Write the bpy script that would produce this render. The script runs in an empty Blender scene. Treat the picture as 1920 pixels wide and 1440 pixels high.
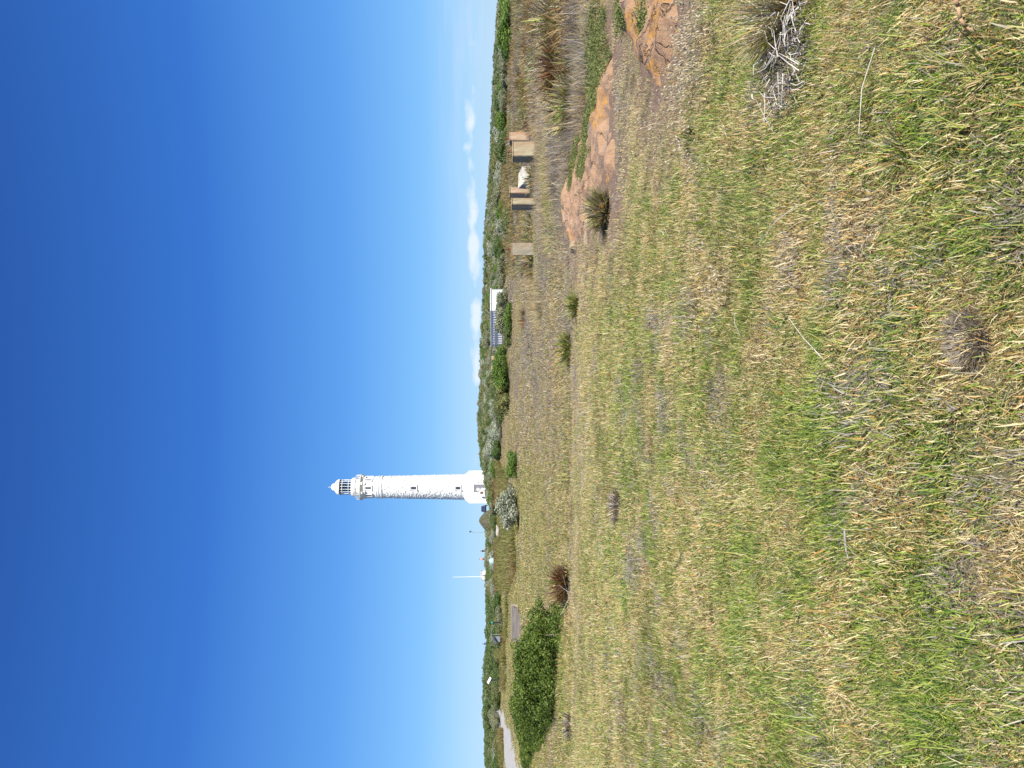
import bpy, bmesh, math, random
import numpy as np
from mathutils import Vector, Matrix
R = math.radians
random.seed(7)
rng = np.random.default_rng(11)
sc = bpy.context.scene
COL = sc.collection

# ------------------------------------------------------------------ camera (the photo lies on its side: world up = picture left)
F = 1493.0; CU, CV = 720.0, 960.0; EYE = 1.6; PITCH = math.atan(20.0 / F)
cp, sp = math.cos(PITCH), math.sin(PITCH)
FW = Vector((0, cp, -sp)); DN = Vector((0, -sp, -cp)); RT = Vector((1, 0, 0))
cam = bpy.data.cameras.new('camera'); camo = bpy.data.objects.new('camera', cam); COL.objects.link(camo)
cam.sensor_fit = 'HORIZONTAL'; cam.sensor_width = 36; cam.lens = F / 1920 * 36
cam.clip_start = 0.05; cam.clip_end = 12000
m = Matrix((DN, RT, -FW)).transposed().to_4x4(); m.translation = (0, 0, EYE)
camo.matrix_world = m
sc.camera = camo

# ------------------------------------------------------------------ light
SUN_EL, SUN_AZ = 46.0, 33.0              # azimuth measured from straight behind the camera towards the right
sdir = Vector((math.sin(R(SUN_AZ)) * math.cos(R(SUN_EL)), -math.cos(R(SUN_AZ)) * math.cos(R(SUN_EL)), math.sin(R(SUN_EL))))
sl = bpy.data.lights.new('sun', 'SUN'); sl.energy = 4.8; sl.angle = R(0.53); sl.color = (1.0, 0.955, 0.88)
so = bpy.data.objects.new('sun', sl); COL.objects.link(so)
so.rotation_euler = sdir.to_track_quat('Z', 'Y').to_euler(); so.location = (30, -40, 60)
sc.view_settings.view_transform = 'Standard'; sc.view_settings.look = 'None'
sc.view_settings.exposure = 0.8; sc.view_settings.gamma = 1
sc.view_settings.use_curve_mapping = False
sc.cycles.max_bounces = 6; sc.cycles.transparent_max_bounces = 8

w = bpy.data.worlds.new('World'); sc.world = w; w.use_nodes = True
nt = w.node_tree; N = nt.nodes; L = nt.links
for n in list(N): N.remove(n)
def nd(t, N=N, **k):
    n = N.new(t)
    for a, b in k.items(): setattr(n, a, b)
    return n
def mathn(N, L, op, a, b=None, c=None, clamp=False):
    n = N.new('ShaderNodeMath'); n.operation = op; n.use_clamp = clamp
    for i, v in enumerate((a, b, c)):
        if v is None: continue
        if isinstance(v, (int, float)): n.inputs[i].default_value = v
        else: L.new(v, n.inputs[i])
    return n.outputs[0]
sky = nd('ShaderNodeTexSky'); sky.sky_type = 'NISHITA'; sky.sun_disc = False
sky.sun_elevation = R(SUN_EL); sky.sun_rotation = math.atan2(sdir.x, sdir.y)
sky.altitude = 0; sky.air_density = 1.0; sky.dust_density = 0.35; sky.ozone_density = 3.0
hs = nd('ShaderNodeHueSaturation'); hs.inputs['Saturation'].default_value = 1.12; hs.inputs['Value'].default_value = 1.0
L.new(sky.outputs[0], hs.inputs['Color'])
tc = nd('ShaderNodeTexCoord'); sx = nd('ShaderNodeSeparateXYZ'); L.new(tc.outputs['Generated'], sx.inputs[0])
M = lambda op, a, b=None, c=None, clamp=False: mathn(N, L, op, a, b, c, clamp)
az = M('DIVIDE', sx.outputs[0], M('MAXIMUM', sx.outputs[1], 0.05)); el = sx.outputs[2]
# cumulus row close to the horizon
cv = nd('ShaderNodeCombineXYZ'); L.new(M('MULTIPLY', az, 24.0), cv.inputs[0]); L.new(M('MULTIPLY', el, 50.0), cv.inputs[1])
cn = nd('ShaderNodeTexNoise'); cn.inputs['Scale'].default_value = 1.0; cn.inputs['Detail'].default_value = 8; cn.inputs['Roughness'].default_value = 0.55
L.new(cv.outputs[0], cn.inputs['Vector'])
def bump(x, c, s):                         # 1 at c, 0 at distance s
    return M('SUBTRACT', 1.0, M('ABSOLUTE', M('DIVIDE', M('SUBTRACT', x, c), s)), clamp=True)
cen = M('ADD', M('MULTIPLY', az, 0.022), 0.030)       # the row climbs slightly to the right
eb = M('SUBTRACT', 1.0, M('POWER', M('ABSOLUTE', M('DIVIDE', M('SUBTRACT', el, cen), 0.0110)), 1.6), clamp=True)
ab = M('MULTIPLY', M('MULTIPLY_ADD', az, 4.0, 0.9, clamp=True), M('MULTIPLY_ADD', az, -7.0, 3.3, clamp=True))
pv = nd('ShaderNodeTexNoise'); pv.noise_dimensions = '1D'; pv.inputs['Scale'].default_value = 9.0; pv.inputs['Detail'].default_value = 2; L.new(az, pv.inputs['W'])
rowd = M('ADD', M('MULTIPLY_ADD', M('MULTIPLY', eb, ab), 0.34, M('MULTIPLY_ADD', bump(az, 0.30, 0.14), 0.09, -0.27)), M('MULTIPLY', M('SUBTRACT', pv.outputs[0], .5), 1.1))
cm = M('MULTIPLY', M('ADD', cn.outputs[0], rowd), 1.0)
cm = M('MULTIPLY', M('SUBTRACT', cm, 0.485), 5.0, clamp=True)
cm = M('MULTIPLY', cm, M('MULTIPLY', eb, 2.5, clamp=True))
mx = nd('ShaderNodeMixRGB'); L.new(M('MULTIPLY', cm, 0.82), mx.inputs[0]); 
# thin streaks of haze above the right horizon
cv2 = nd('ShaderNodeCombineXYZ'); L.new(M('MULTIPLY', az, 5.0), cv2.inputs[0]); L.new(M('MULTIPLY', el, 55.0), cv2.inputs[1])
cn2 = nd('ShaderNodeTexNoise'); cn2.inputs['Scale'].default_value = 1.6; cn2.inputs['Detail'].default_value = 5
L.new(cv2.outputs[0], cn2.inputs['Vector'])
hz = M('MULTIPLY', M('MULTIPLY', M('SUBTRACT', cn2.outputs[0], 0.46), 4.0, clamp=True), M('MULTIPLY', bump(el, 0.03, 0.055), M('MULTIPLY_ADD', az, 2.4, 0.1, clamp=True)))
mh = nd('ShaderNodeMixRGB'); L.new(M('MULTIPLY', hz, 0.5), mh.inputs[0]); mh.inputs[2].default_value = (3.6, 4.4, 6.4, 1)
sr = nd('ShaderNodeValToRGB'); e_ = sr.color_ramp.elements
while len(e_) < 6: e_.new(.5)
for i, (p_, c_) in enumerate([(0, (.47, .72, .97)), (.03, (.38, .67, .98)), (.093, (.185, .50, .965)), (.19, (.088, .33, .85)), (.34, (.026, .165, .64)), (.56, (.012, .078, .37))]):
    e_[i].position = p_; e_[i].color = tuple(k / .174 / 6.6 for k in c_) + (1,)
L.new(el, sr.inputs[0]); s3 = nd('ShaderNodeVectorMath', operation='SCALE'); L.new(sr.outputs[0], s3.inputs[0]); s3.inputs['Scale'].default_value = 6.6
ms = nd('ShaderNodeMixRGB'); ms.inputs[0].default_value = .88; L.new(hs.outputs[0], ms.inputs[1]); L.new(s3.outputs[0], ms.inputs[2])
L.new(ms.outputs[0], mh.inputs[1])
L.new(mh.outputs[0], mx.inputs[1]); mx.inputs[2].default_value = (5.0, 5.5, 6.4, 1)
bg = nd('ShaderNodeBackground'); bg.inputs[1].default_value = 0.10
L.new(mx.outputs[0], bg.inputs[0])
wo = nd('ShaderNodeOutputWorld'); L.new(bg.outputs[0], wo.inputs[0])

# ------------------------------------------------------------------ noise, terrain
def _h(ix, iy, s):
    n = (ix.astype(np.int64) * 374761393 + iy.astype(np.int64) * 668265263 + s * 974711) & 0xffffffff
    n = ((n ^ (n >> 13)) * 1274126177) & 0xffffffff
    return ((n ^ (n >> 16)) & 0xffff) / 65535.0
def vnoise(x, y, s=0):
    x = np.asarray(x, float); y = np.asarray(y, float)
    ix = np.floor(x); iy = np.floor(y); fx = x - ix; fy = y - iy
    fx = fx * fx * (3 - 2 * fx); fy = fy * fy * (3 - 2 * fy)
    a = _h(ix, iy, s); b = _h(ix + 1, iy, s); c = _h(ix, iy + 1, s); d = _h(ix + 1, iy + 1, s)
    return (a * (1 - fx) + b * fx) * (1 - fy) + (c * (1 - fx) + d * fx) * fy
def fbm(x, y, s=0, o=4):
    t = 0; a = 0.5; k = 0
    for i in range(o):
        t = t + a * vnoise(np.asarray(x) * 2**i, np.asarray(y) * 2**i, s + i * 17); k += a; a *= 0.5
    return t / k
SK_U = [-600, 0, 100, 160, 200, 240, 300, 360, 450, 540, 580, 640, 740, 840, 940, 1010, 1070, 1200, 1310, 1440, 2000]
SK_V = [908, 909, 904, 905, 905, 912, 910, 907, 907, 905, 897, 892, 896, 899, 904, 905, 911, 917, 922, 931, 938]
PR_D = [-1e5, 0, 50, 60, 80, 100, 120, 150, 200, 235, 300, 500, 3000, 1e5]
PR_H = [0, 0, 0.0, .03, .10, .20, .33, .60, 1.0, 1.0, 0.3, -3, -8, -8]
def H(x, y):
    x = np.asarray(x, float); y = np.asarray(y, float)
    u = 720 + F * x / np.maximum(y, 8.0)
    zr = EYE + (940 - (np.interp(u, SK_U, SK_V) + 12)) / F * 200
    z = np.interp(y, PR_D, PR_H) * zr
    d = np.hypot(x, y)
    z = z + (fbm(x * .9, y * .9, 3, 3) - .5) * .07 + (fbm(x * 3.4, y * 3.4, 13, 3) - .5) * .07 * np.clip((30 - d) / 12, 0, 1) + (fbm(x * .12, y * .12, 5, 2) - .5) * np.clip((d - 8) / 40, 0, 1) * .25
    z = z + (fbm(x * .03 + 9, y * .03, 8, 2) - .5) * np.clip((d - 110) / 60, 0, 1) * 1.0
    return z
def Hs(x, y): return float(H(x, y))
def ray(u, v):
    return FW + RT * ((u - CU) / F) + DN * ((v - CV) / F)
def gp(u, v, dmax=400):                     # where the sight line through photo point (u, v) meets the terrain
    r = ray(u, v); d = 1.2
    while d < dmax:
        p = r * (d / r.y)
        if EYE + p.z <= Hs(p.x, p.y): break
        d *= 1.01
    p = r * (d / r.y)
    return Vector((p.x, p.y, Hs(p.x, p.y)))
def at(u, d):                               # point on the terrain at depth d in photo column u
    x = (u - CU) / F * d
    return Vector((x, d, Hs(x, d)))
def inpoly(x, y, P):
    x = np.asarray(x); y = np.asarray(y); c = np.zeros(x.shape, bool); n = len(P)
    for i in range(n):
        x1, y1 = P[i][0], P[i][1]; x2, y2 = P[i - 1][0], P[i - 1][1]
        k = ((y1 > y) != (y2 > y)) & (x < (x2 - x1) * (y - y1) / ((y2 - y1) or 1e-9) + x1)
        c ^= k
    return c
def polydist(x, y, P):
    x = np.asarray(x, float); y = np.asarray(y, float); best = np.full(x.shape, 1e9); n = len(P)
    for i in range(n):
        ax, ay = P[i][0], P[i][1]; bx, by = P[i - 1][0], P[i - 1][1]
        dx, dy = bx - ax, by - ay; t = np.clip(((x - ax) * dx + (y - ay) * dy) / (dx * dx + dy * dy + 1e-9), 0, 1)
        best = np.minimum(best, np.hypot(x - ax - t * dx, y - ay - t * dy))
    return best

# ------------------------------------------------------------------ materials
def newmat(name):
    mt = bpy.data.materials.new(name); mt.use_nodes = True
    n = mt.node_tree.nodes; l = mt.node_tree.links
    return mt, n, l, n['Principled BSDF']
def ramp(n, l, src, stops, mode='LINEAR'):
    r = n.new('ShaderNodeValToRGB'); r.color_ramp.interpolation = mode
    e = r.color_ramp.elements
    while len(e) > len(stops): e.remove(e[-1])
    while len(e) < len(stops): e.new(0.5)
    for i, (p, c) in enumerate(stops): e[i].position = p; e[i].color = (*c, 1)
    l.new(src, r.inputs[0]); return r.outputs[0]
def noise(n, l, scale, detail=4, rough=.55, vec=None, stretch=None, coord='Object'):
    t = n.new('ShaderNodeTexNoise'); t.inputs['Scale'].default_value = scale; t.inputs['Detail'].default_value = detail; t.inputs['Roughness'].default_value = rough
    if vec is None:
        c = n.new('ShaderNodeTexCoord'); vec = c.outputs[coord]
    if stretch:
        mp = n.new('ShaderNodeMapping'); mp.inputs['Scale'].default_value = stretch; l.new(vec, mp.inputs[0]); vec = mp.outputs[0]
    l.new(vec, t.inputs['Vector']); return t.outputs[0]
def mixc(n, l, f, a, b, mode='MIX'):
    x = n.new('ShaderNodeMixRGB'); x.blend_type = mode
    for i, v in enumerate((f, a, b)):
        if isinstance(v, tuple): x.inputs[i].default_value = (*v, 1)
        elif isinstance(v, (int, float)): x.inputs[i].default_value = v
        else: l.new(v, x.inputs[i])
    return x.outputs[0]
def bumpn(n, l, p, h, s=.4, dist=.02):
    b = n.new('ShaderNodeBump'); b.inputs['Strength'].default_value = s; b.inputs['Distance'].default_value = dist
    l.new(h, b.inputs['Height']); l.new(b.outputs[0], p.inputs['Normal'])
def mottled(name, c1, c2, scale=4, rough=.8, bump=.3, dist=.01, stretch=None, metal=0, lo=.35, hi=.65, fine=40):
    mt, n, l, p = newmat(name)
    f = noise(n, l, scale, 6, .6, stretch=stretch)
    l.new(ramp(n, l, f, [(lo, c1), (hi, c2)]), p.inputs['Base Color'])
    p.inputs['Roughness'].default_value = rough; p.inputs['Metallic'].default_value = metal
    if bump: bumpn(n, l, p, noise(n, l, fine, 4, .6, stretch=stretch), bump, dist)
    return mt
def attr(n, name, typ='GEOMETRY'):
    a = n.new('ShaderNodeAttribute'); a.attribute_type = typ; a.attribute_name = name; return a.outputs['Fac']
def leafy(mt, n, l, p, col, trans=.3, rough=.55):
    p.inputs['Roughness'].default_value = rough; p.inputs['Specular IOR Level'].default_value = .3
    l.new(col, p.inputs['Base Color'])
    t = n.new('ShaderNodeBsdfTranslucent'); l.new(col, t.inputs[0])
    mx = n.new('ShaderNodeMixShader'); mx.inputs[0].default_value = trans
    l.new(p.outputs[0], mx.inputs[1]); l.new(t.outputs[0], mx.inputs[2])
    l.new(mx.outputs[0], n['Material Output'].inputs[0])
DRY = [(0, (.10, .06, .025)), (.22, (.33, .22, .085)), (.5, (.57, .45, .19)), (.82, (.80, .70, .43)), (.93, (.62, .38, .12)), (1, (.50, .25, .06))]
GRN = [(0, (.035, .07, .010)), (.35, (.11, .19, .022)), (.7, (.27, .36, .045)), (1, (.52, .52, .13))]
GREY = [(0, (.12, .10, .085)), (.5, (.27, .23, .195)), (1, (.52, .47, .40))]
def grassmat(name, tint=None, dead=None, dry=DRY, grn=GRN, grey=GREY, trans=.3):
    mt, n, l, p = newmat(name)
    a = attr(n, 'ca'); b = attr(n, 'cb')
    t = attr(n, 'tint', 'INSTANCER') if tint is None else tint
    d = attr(n, 'dead', 'INSTANCER') if dead is None else dead
    g = mathn(n, l, 'MULTIPLY_ADD', mathn(n, l, 'SUBTRACT', t, b), 6.0, .5, clamp=True)
    c = mixc(n, l, g, ramp(n, l, a, dry), ramp(n, l, a, grn))
    g2 = mathn(n, l, 'MULTIPLY_ADD', mathn(n, l, 'SUBTRACT', d, mathn(n, l, 'FRACT', mathn(n, l, 'MULTIPLY', b, 7.31))), 5.0, .5, clamp=True)
    c = mixc(n, l, g2, c, ramp(n, l, a, grey))
    leafy(mt, n, l, p, c, trans); return mt
def leafmat(name, stops, trans=.25, random_obj=True):
    mt, n, l, p = newmat(name)
    c = ramp(n, l, attr(n, 'ca'), stops)
    oi = n.new('ShaderNodeObjectInfo')
    c = mixc(n, l, mathn(n, l, 'MULTIPLY', oi.outputs['Random'], .35), c, (.30, .28, .14), 'MIX') if random_obj else c
    leafy(mt, n, l, p, c, trans); return mt

M_GRASS = grassmat('grass')
M_TUS_G = grassmat('green_tussock', .72, .12)
M_TUS_B = grassmat('brown_tussock', .34, .3)
M_TUS_R = grassmat('rusty_tussock', .12, .12, dry=[(0, (.10, .035, .012)), (.5, (.24, .10, .035)), (1, (.42, .25, .12))])
M_TUS_D = grassmat('dead_tussock', .06, .75)
M_REED = grassmat('reed', dry=[(0, (.13, .07, .02)), (.5, (.28, .17, .055)), (1, (.48, .37, .18))], grn=[(0, (.08, .10, .018)), (.6, (.20, .22, .045)), (1, (.42, .40, .13))])
M_LF_DARK = leafmat('leaf_deep_green', [(0, (0.042, 0.081, 0.022)), (.5, (0.084, 0.151, 0.034)), (1, (0.156, 0.216, 0.054))])
M_LF_BRIGHT = leafmat('leaf_bright_green', [(0, (0.069, 0.127, 0.022)), (.5, (0.127, 0.214, 0.037)), (1, (0.230, 0.311, 0.061))], .3, False)
M_LF_SAGE = leafmat('leaf_sage', [(0, (0.127, 0.151, 0.086)), (.5, (0.218, 0.249, 0.144)), (1, (0.356, 0.367, 0.230))])
M_LF_GREY = leafmat('leaf_grey', [(0, (0.177, 0.199, 0.139)), (.5, (0.298, 0.320, 0.221)), (1, (0.464, 0.486, 0.354))], .2, False)
M_LF_PALE = leafmat('leaf_pale_grey', [(0, (0.212, 0.246, 0.162)), (.5, (0.340, 0.374, 0.264)), (1, (0.493, 0.510, 0.391))], .2, False)
M_LF_OLIVE = leafmat('leaf_olive', [(0, (0.102, 0.112, 0.036)), (.5, (0.192, 0.202, 0.065)), (1, (0.307, 0.302, 0.115))])
M_LF_BUSH = leafmat('leaf_glossy_bush', [(0, (0.034, 0.062, 0.010)), (.45, (0.090, 0.145, 0.020)), (.85, (0.175, 0.235, 0.038)), (1, (0.275, 0.295, 0.060))], .3, False)
M_TWIG = mottled('twig_bark', (.10, .08, .065), (.24, .20, .16), 8, .9, .3)
M_STICK = mottled('bleached_stick', (.38, .34, .29), (.66, .61, .53), 12, .8, .2)
M_BRANCH = mottled('brown_branch', (.22, .12, .06), (.55, .36, .2), 14, .7, .3)
M_WHITE = mottled('white_paint', (.74, .74, .72), (.82, .82, .80), 1.2, .55, .1, .004)
M_STONE = mottled('white_stone_paint', (.74, .74, .73), (.84, .84, .82), 2.2, .7, .4, .02, fine=9)
M_CREAM = mottled('cream_stone_paint', (.74, .72, .66), (.82, .80, .75), 2.0, .7, .3, .01)
M_TRIM = mottled('cream_trim', (.52, .48, .38), (.70, .67, .58), 3, .7, .2)
M_GREYW = mottled('grey_recess_paint', (.17, .175, .19), (.22, .225, .24), 2, .7, .1)
M_DARK = mottled('dark_pane', (.03, .035, .05), (.07, .08, .10), 3, .25, 0)
M_NAVY = mottled('navy_paint', (.012, .02, .05), (.02, .035, .075), 3, .3, 0)
M_RUBBER = mottled('tyre_rubber', (.015, .015, .015), (.03, .03, .03), 20, .8, .1)
M_TEAL = mottled('teal_plastic', (.02, .22, .17), (.03, .30, .24), 5, .5, 0)
M_TURQ = mottled('pale_turquoise', (.30, .45, .42), (.38, .54, .50), 3, .5, .1)
M_RUST = mottled('rusted_iron', (.10, .035, .02), (.24, .10, .05), 30, .85, .4)
M_CORR = mottled('white_corrugated_steel', (.70, .70, .71), (.80, .80, .80), 1.5, .45, .05)
M_STEELG = mottled('grey_steel', (.22, .23, .26), (.32, .33, .36), 2, .5, .05)
M_SLATE = mottled('slate_panel', (.05, .06, .085), (.09, .10, .13), 4, .6, .1)
M_SKIN = mottled('skin', (.45, .26, .18), (.55, .34, .24), 5, .6, 0)
M_BLACK = mottled('black_cloth', (.015, .015, .02), (.03, .03, .035), 8, .9, .1)
M_PINK = mottled('salmon_cloth', (.60, .25, .17), (.70, .33, .24), 8, .8, .1)
M_BLUEC = mottled('blue_cloth', (.04, .07, .22), (.06, .10, .30), 8, .8, .1)
M_HAIR = mottled('hair', (.03, .02, .015), (.06, .04, .03), 20, .7, 0)

def glassmat():
    mt, n, l, p = newmat('lantern_glass')
    g = n.new('ShaderNodeBsdfGlossy'); g.inputs['Roughness'].default_value = .03; g.inputs[0].default_value = (.8, .88, .95, 1)
    t = n.new('ShaderNodeBsdfTransparent'); t.inputs[0].default_value = (.36, .52, .66, 1)
    lw = n.new('ShaderNodeLayerWeight'); lw.inputs[0].default_value = .35
    mx = n.new('ShaderNodeMixShader'); l.new(lw.outputs['Facing'], mx.inputs[0]); l.new(t.outputs[0], mx.inputs[1]); l.new(g.outputs[0], mx.inputs[2])
    l.new(mx.outputs[0], n['Material Output'].inputs[0]); return mt
M_GLASS = glassmat()
M_LENS = mottled('lens_glass', (.05, .12, .15), (.18, .32, .34), 3, .15, 0)

def rockmat():
    mt, n, l, p = newmat('lichened_granite')
    co = n.new('ShaderNodeTexCoord').outputs['Object']
    base = ramp(n, l, noise(n, l, 3.2, 10, .72, vec=co, stretch=(1, .45, 1)), [(.25, (.13, .08, .05)), (.38, (.36, .20, .105)), (.50, (.50, .29, .15)), (.60, (.40, .25, .15)), (.78, (.54, .38, .25))])
    pink = mixc(n, l, mathn(n, l, 'MULTIPLY', noise(n, l, 22, 6, .7, vec=co), .55), base, (.31, .225, .15))
    grey = mathn(n, l, 'MULTIPLY', mathn(n, l, 'SUBTRACT', noise(n, l, .9, 6, .6, vec=co, stretch=(1, 2.2, 1)), .53), 9, clamp=True)
    c = mixc(n, l, mathn(n, l, 'MULTIPLY', grey, .7), pink, (.19, .165, .145))
    li = mathn(n, l, 'MULTIPLY', attr(n, 'lichen'), 1.0)
    spots = mathn(n, l, 'MULTIPLY', mathn(n, l, 'SUBTRACT', mathn(n, l, 'ADD', noise(n, l, 11, 9, .75, vec=co), mathn(n, l, 'MULTIPLY', li, .27)), .74), 14, clamp=True)
    c = mixc(n, l, mathn(n, l, 'MULTIPLY', spots, .9), c, ramp(n, l, noise(n, l, 40, 3, .6, vec=co), [(.3, (.42, .18, .02)), (.7, (.66, .34, .05))]))
    wp = n.new('ShaderNodeVectorMath'); wp.operation = 'MULTIPLY_ADD'; nz = n.new('ShaderNodeTexNoise'); nz.inputs['Scale'].default_value = 2.5; nz.inputs['Detail'].default_value = 6; l.new(co, nz.inputs['Vector'])
    l.new(nz.outputs['Color'], wp.inputs[0]); wp.inputs[1].default_value = (.9, .9, .9); l.new(co, wp.inputs[2])
    mp = n.new('ShaderNodeMapping'); mp.inputs['Scale'].default_value = (1.3, .38, 1); mp.inputs['Rotation'].default_value = (0, 0, .5); l.new(wp.outputs[0], mp.inputs[0])
    vo = n.new('ShaderNodeTexVoronoi'); vo.feature = 'DISTANCE_TO_EDGE'; vo.inputs['Scale'].default_value = .85; l.new(mp.outputs[0], vo.inputs['Vector'])
    cr = mathn(n, l, 'SUBTRACT', 1.0, mathn(n, l, 'MULTIPLY', vo.outputs['Distance'], 60), clamp=True)
    c = mixc(n, l, mathn(n, l, 'MULTIPLY', cr, .35), c, (.06, .045, .035))
    l.new(c, p.inputs['Base Color']); p.inputs['Roughness'].default_value = .9
    hgt = mathn(n, l, 'SUBTRACT', noise(n, l, 9, 10, .75, vec=co, stretch=(1, .5, 1)), mathn(n, l, 'MULTIPLY', cr, .8))
    bumpn(n, l, p, hgt, 1.0, .07); return mt
M_ROCK = rockmat()
def concmat(name, c1, c2, stain):
    mt, n, l, p = newmat(name)
    f = noise(n, l, 5, 8, .65, stretch=(1, 1, .35))
    c = ramp(n, l, f, [(.3, c1), (.65, c2)])
    s = mathn(n, l, 'MULTIPLY', mathn(n, l, 'SUBTRACT', noise(n, l, 3.1, 5, .6, stretch=(1.4, 1.4, .22)), .5), 7, clamp=True)
    c = mixc(n, l, mathn(n, l, 'MULTIPLY', s, .75), c, stain)
    d = mathn(n, l, 'MULTIPLY', mathn(n, l, 'SUBTRACT', noise(n, l, 34, 4, .6), .62), 8, clamp=True)
    c = mixc(n, l, mathn(n, l, 'MULTIPLY', d, .6), c, (.12, .10, .08))
    l.new(c, p.inputs['Base Color']); p.inputs['Roughness'].default_value = .9
    bumpn(n, l, p, noise(n, l, 25, 6, .65), .5, .015); return mt
M_CONC = concmat('weathered_concrete', (.25, .21, .13), (.39, .34, .22), (.30, .18, .10))
M_CONC_R = concmat('rust_stained_concrete', (.33, .23, .15), (.44, .34, .23), (.36, .16, .07))
M_CONC_G = concmat('grey_olive_concrete', (.25, .22, .16), (.37, .33, .24), (.45, .32, .2))
M_CONC_W = concmat('pale_concrete', (.36, .34, .28), (.48, .46, .39), (.30, .25, .19))
def plankmat():
    mt, n, l, p = newmat('weathered_timber')
    f = noise(n, l, 6, 8, .7, stretch=(.25, 6, 6)); c = ramp(n, l, f, [(.35, (.06, .05, .042)), (.5, (.15, .13, .11)), (.65, (.27, .24, .21))])
    l.new(c, p.inputs['Base Color']); p.inputs['Roughness'].default_value = .85; bumpn(n, l, p, f, .5, .02); return mt
M_PLANK = plankmat()

def groundmat():
    mt, n, l, p = newmat('ground_soil')
    co = n.new('ShaderNodeTexCoord').outputs['Object']
    big = noise(n, l, .35, 5, .6, vec=co); fine = noise(n, l, 26, 8, .75, vec=co)
    straw = ramp(n, l, fine, [(.25, (.07, .05, .032)), (.45, (.20, .155, .085)), (.62, (.38, .31, .18)), (.8, (.5, .43, .28))])
    green = ramp(n, l, fine, [(.3, (.055, .07, .02)), (.5, (.14, .16, .045)), (.75, (.30, .30, .10))])
    c = mixc(n, l, attr(n, 'green'), straw, green)
    soil = ramp(n, l, fine, [(.25, (.07, .045, .034)), (.5, (.20, .135, .10)), (.8, (.40, .31, .24))])
    c = mixc(n, l, attr(n, 'soil'), c, soil)
    c = mixc(n, l, mathn(n, l, 'MULTIPLY', mathn(n, l, 'SUBTRACT', big, .45), 2.0, clamp=True), c, mixc(n, l, .35, c, (.12, .09, .05)))
    l.new(c, p.inputs['Base Color']); p.inputs['Roughness'].default_value = .95; p.inputs['Specular IOR Level'].default_value = .1
    bumpn(n, l, p, fine, .8, .03); return mt
M_GROUND = groundmat()
M_ROAD = mottled('pale_asphalt', (.30, .285, .255), (.40, .38, .345), 1.5, .9, .3, .01, fine=60)
M_PATH = mottled('limestone_path', (.42, .37, .30), (.55, .50, .42), 2, .95, .4, .02)

# ------------------------------------------------------------------ mesh helpers
def npmesh(name, V, Fc, mat, attrs=None, smooth=False):
    V = np.asarray(V, np.float32); Fc = np.asarray(Fc, np.int32); k = Fc.shape[1]
    me = bpy.data.meshes.new(name); me.vertices.add(len(V)); me.vertices.foreach_set('co', V.ravel())
    me.loops.add(Fc.size); me.loops.foreach_set('vertex_index', Fc.ravel())
    me.polygons.add(len(Fc)); me.polygons.foreach_set('loop_start', np.arange(0, Fc.size, k, dtype=np.int32))
    if smooth: me.polygons.foreach_set('use_smooth', np.ones(len(Fc), bool))
    for an, av in (attrs or {}).items():
        a = me.attributes.new(an, 'FLOAT', 'POINT'); a.data.foreach_set('value', np.asarray(av, np.float32))
    me.update(calc_edges=True); me.materials.append(mat)
    return me
def tag(o, label=None, cat=None, group=None, kind=None):
    if label: o['label'] = label
    if cat: o['category'] = cat
    if group: o['group'] = group
    if kind: o['kind'] = kind
    return o
def link(name, me, parent=None, loc=(0, 0, 0), rz=0):
    o = bpy.data.objects.new(name, me); COL.objects.link(o); o.location = loc; o.rotation_euler = (0, 0, rz)
    if parent: o.parent = parent
    return o
def empty(name, loc, rz=0):
    o = bpy.data.objects.new(name, None); COL.objects.link(o); o.location = loc; o.rotation_euler = (0, 0, rz); o.empty_display_size = .3
    return o
def copy_tree(o, parent=None):
    c = o.copy(); COL.objects.link(c); c.parent = parent
    for ch in list(o.children): copy_tree(ch, c)
    return c
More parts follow.
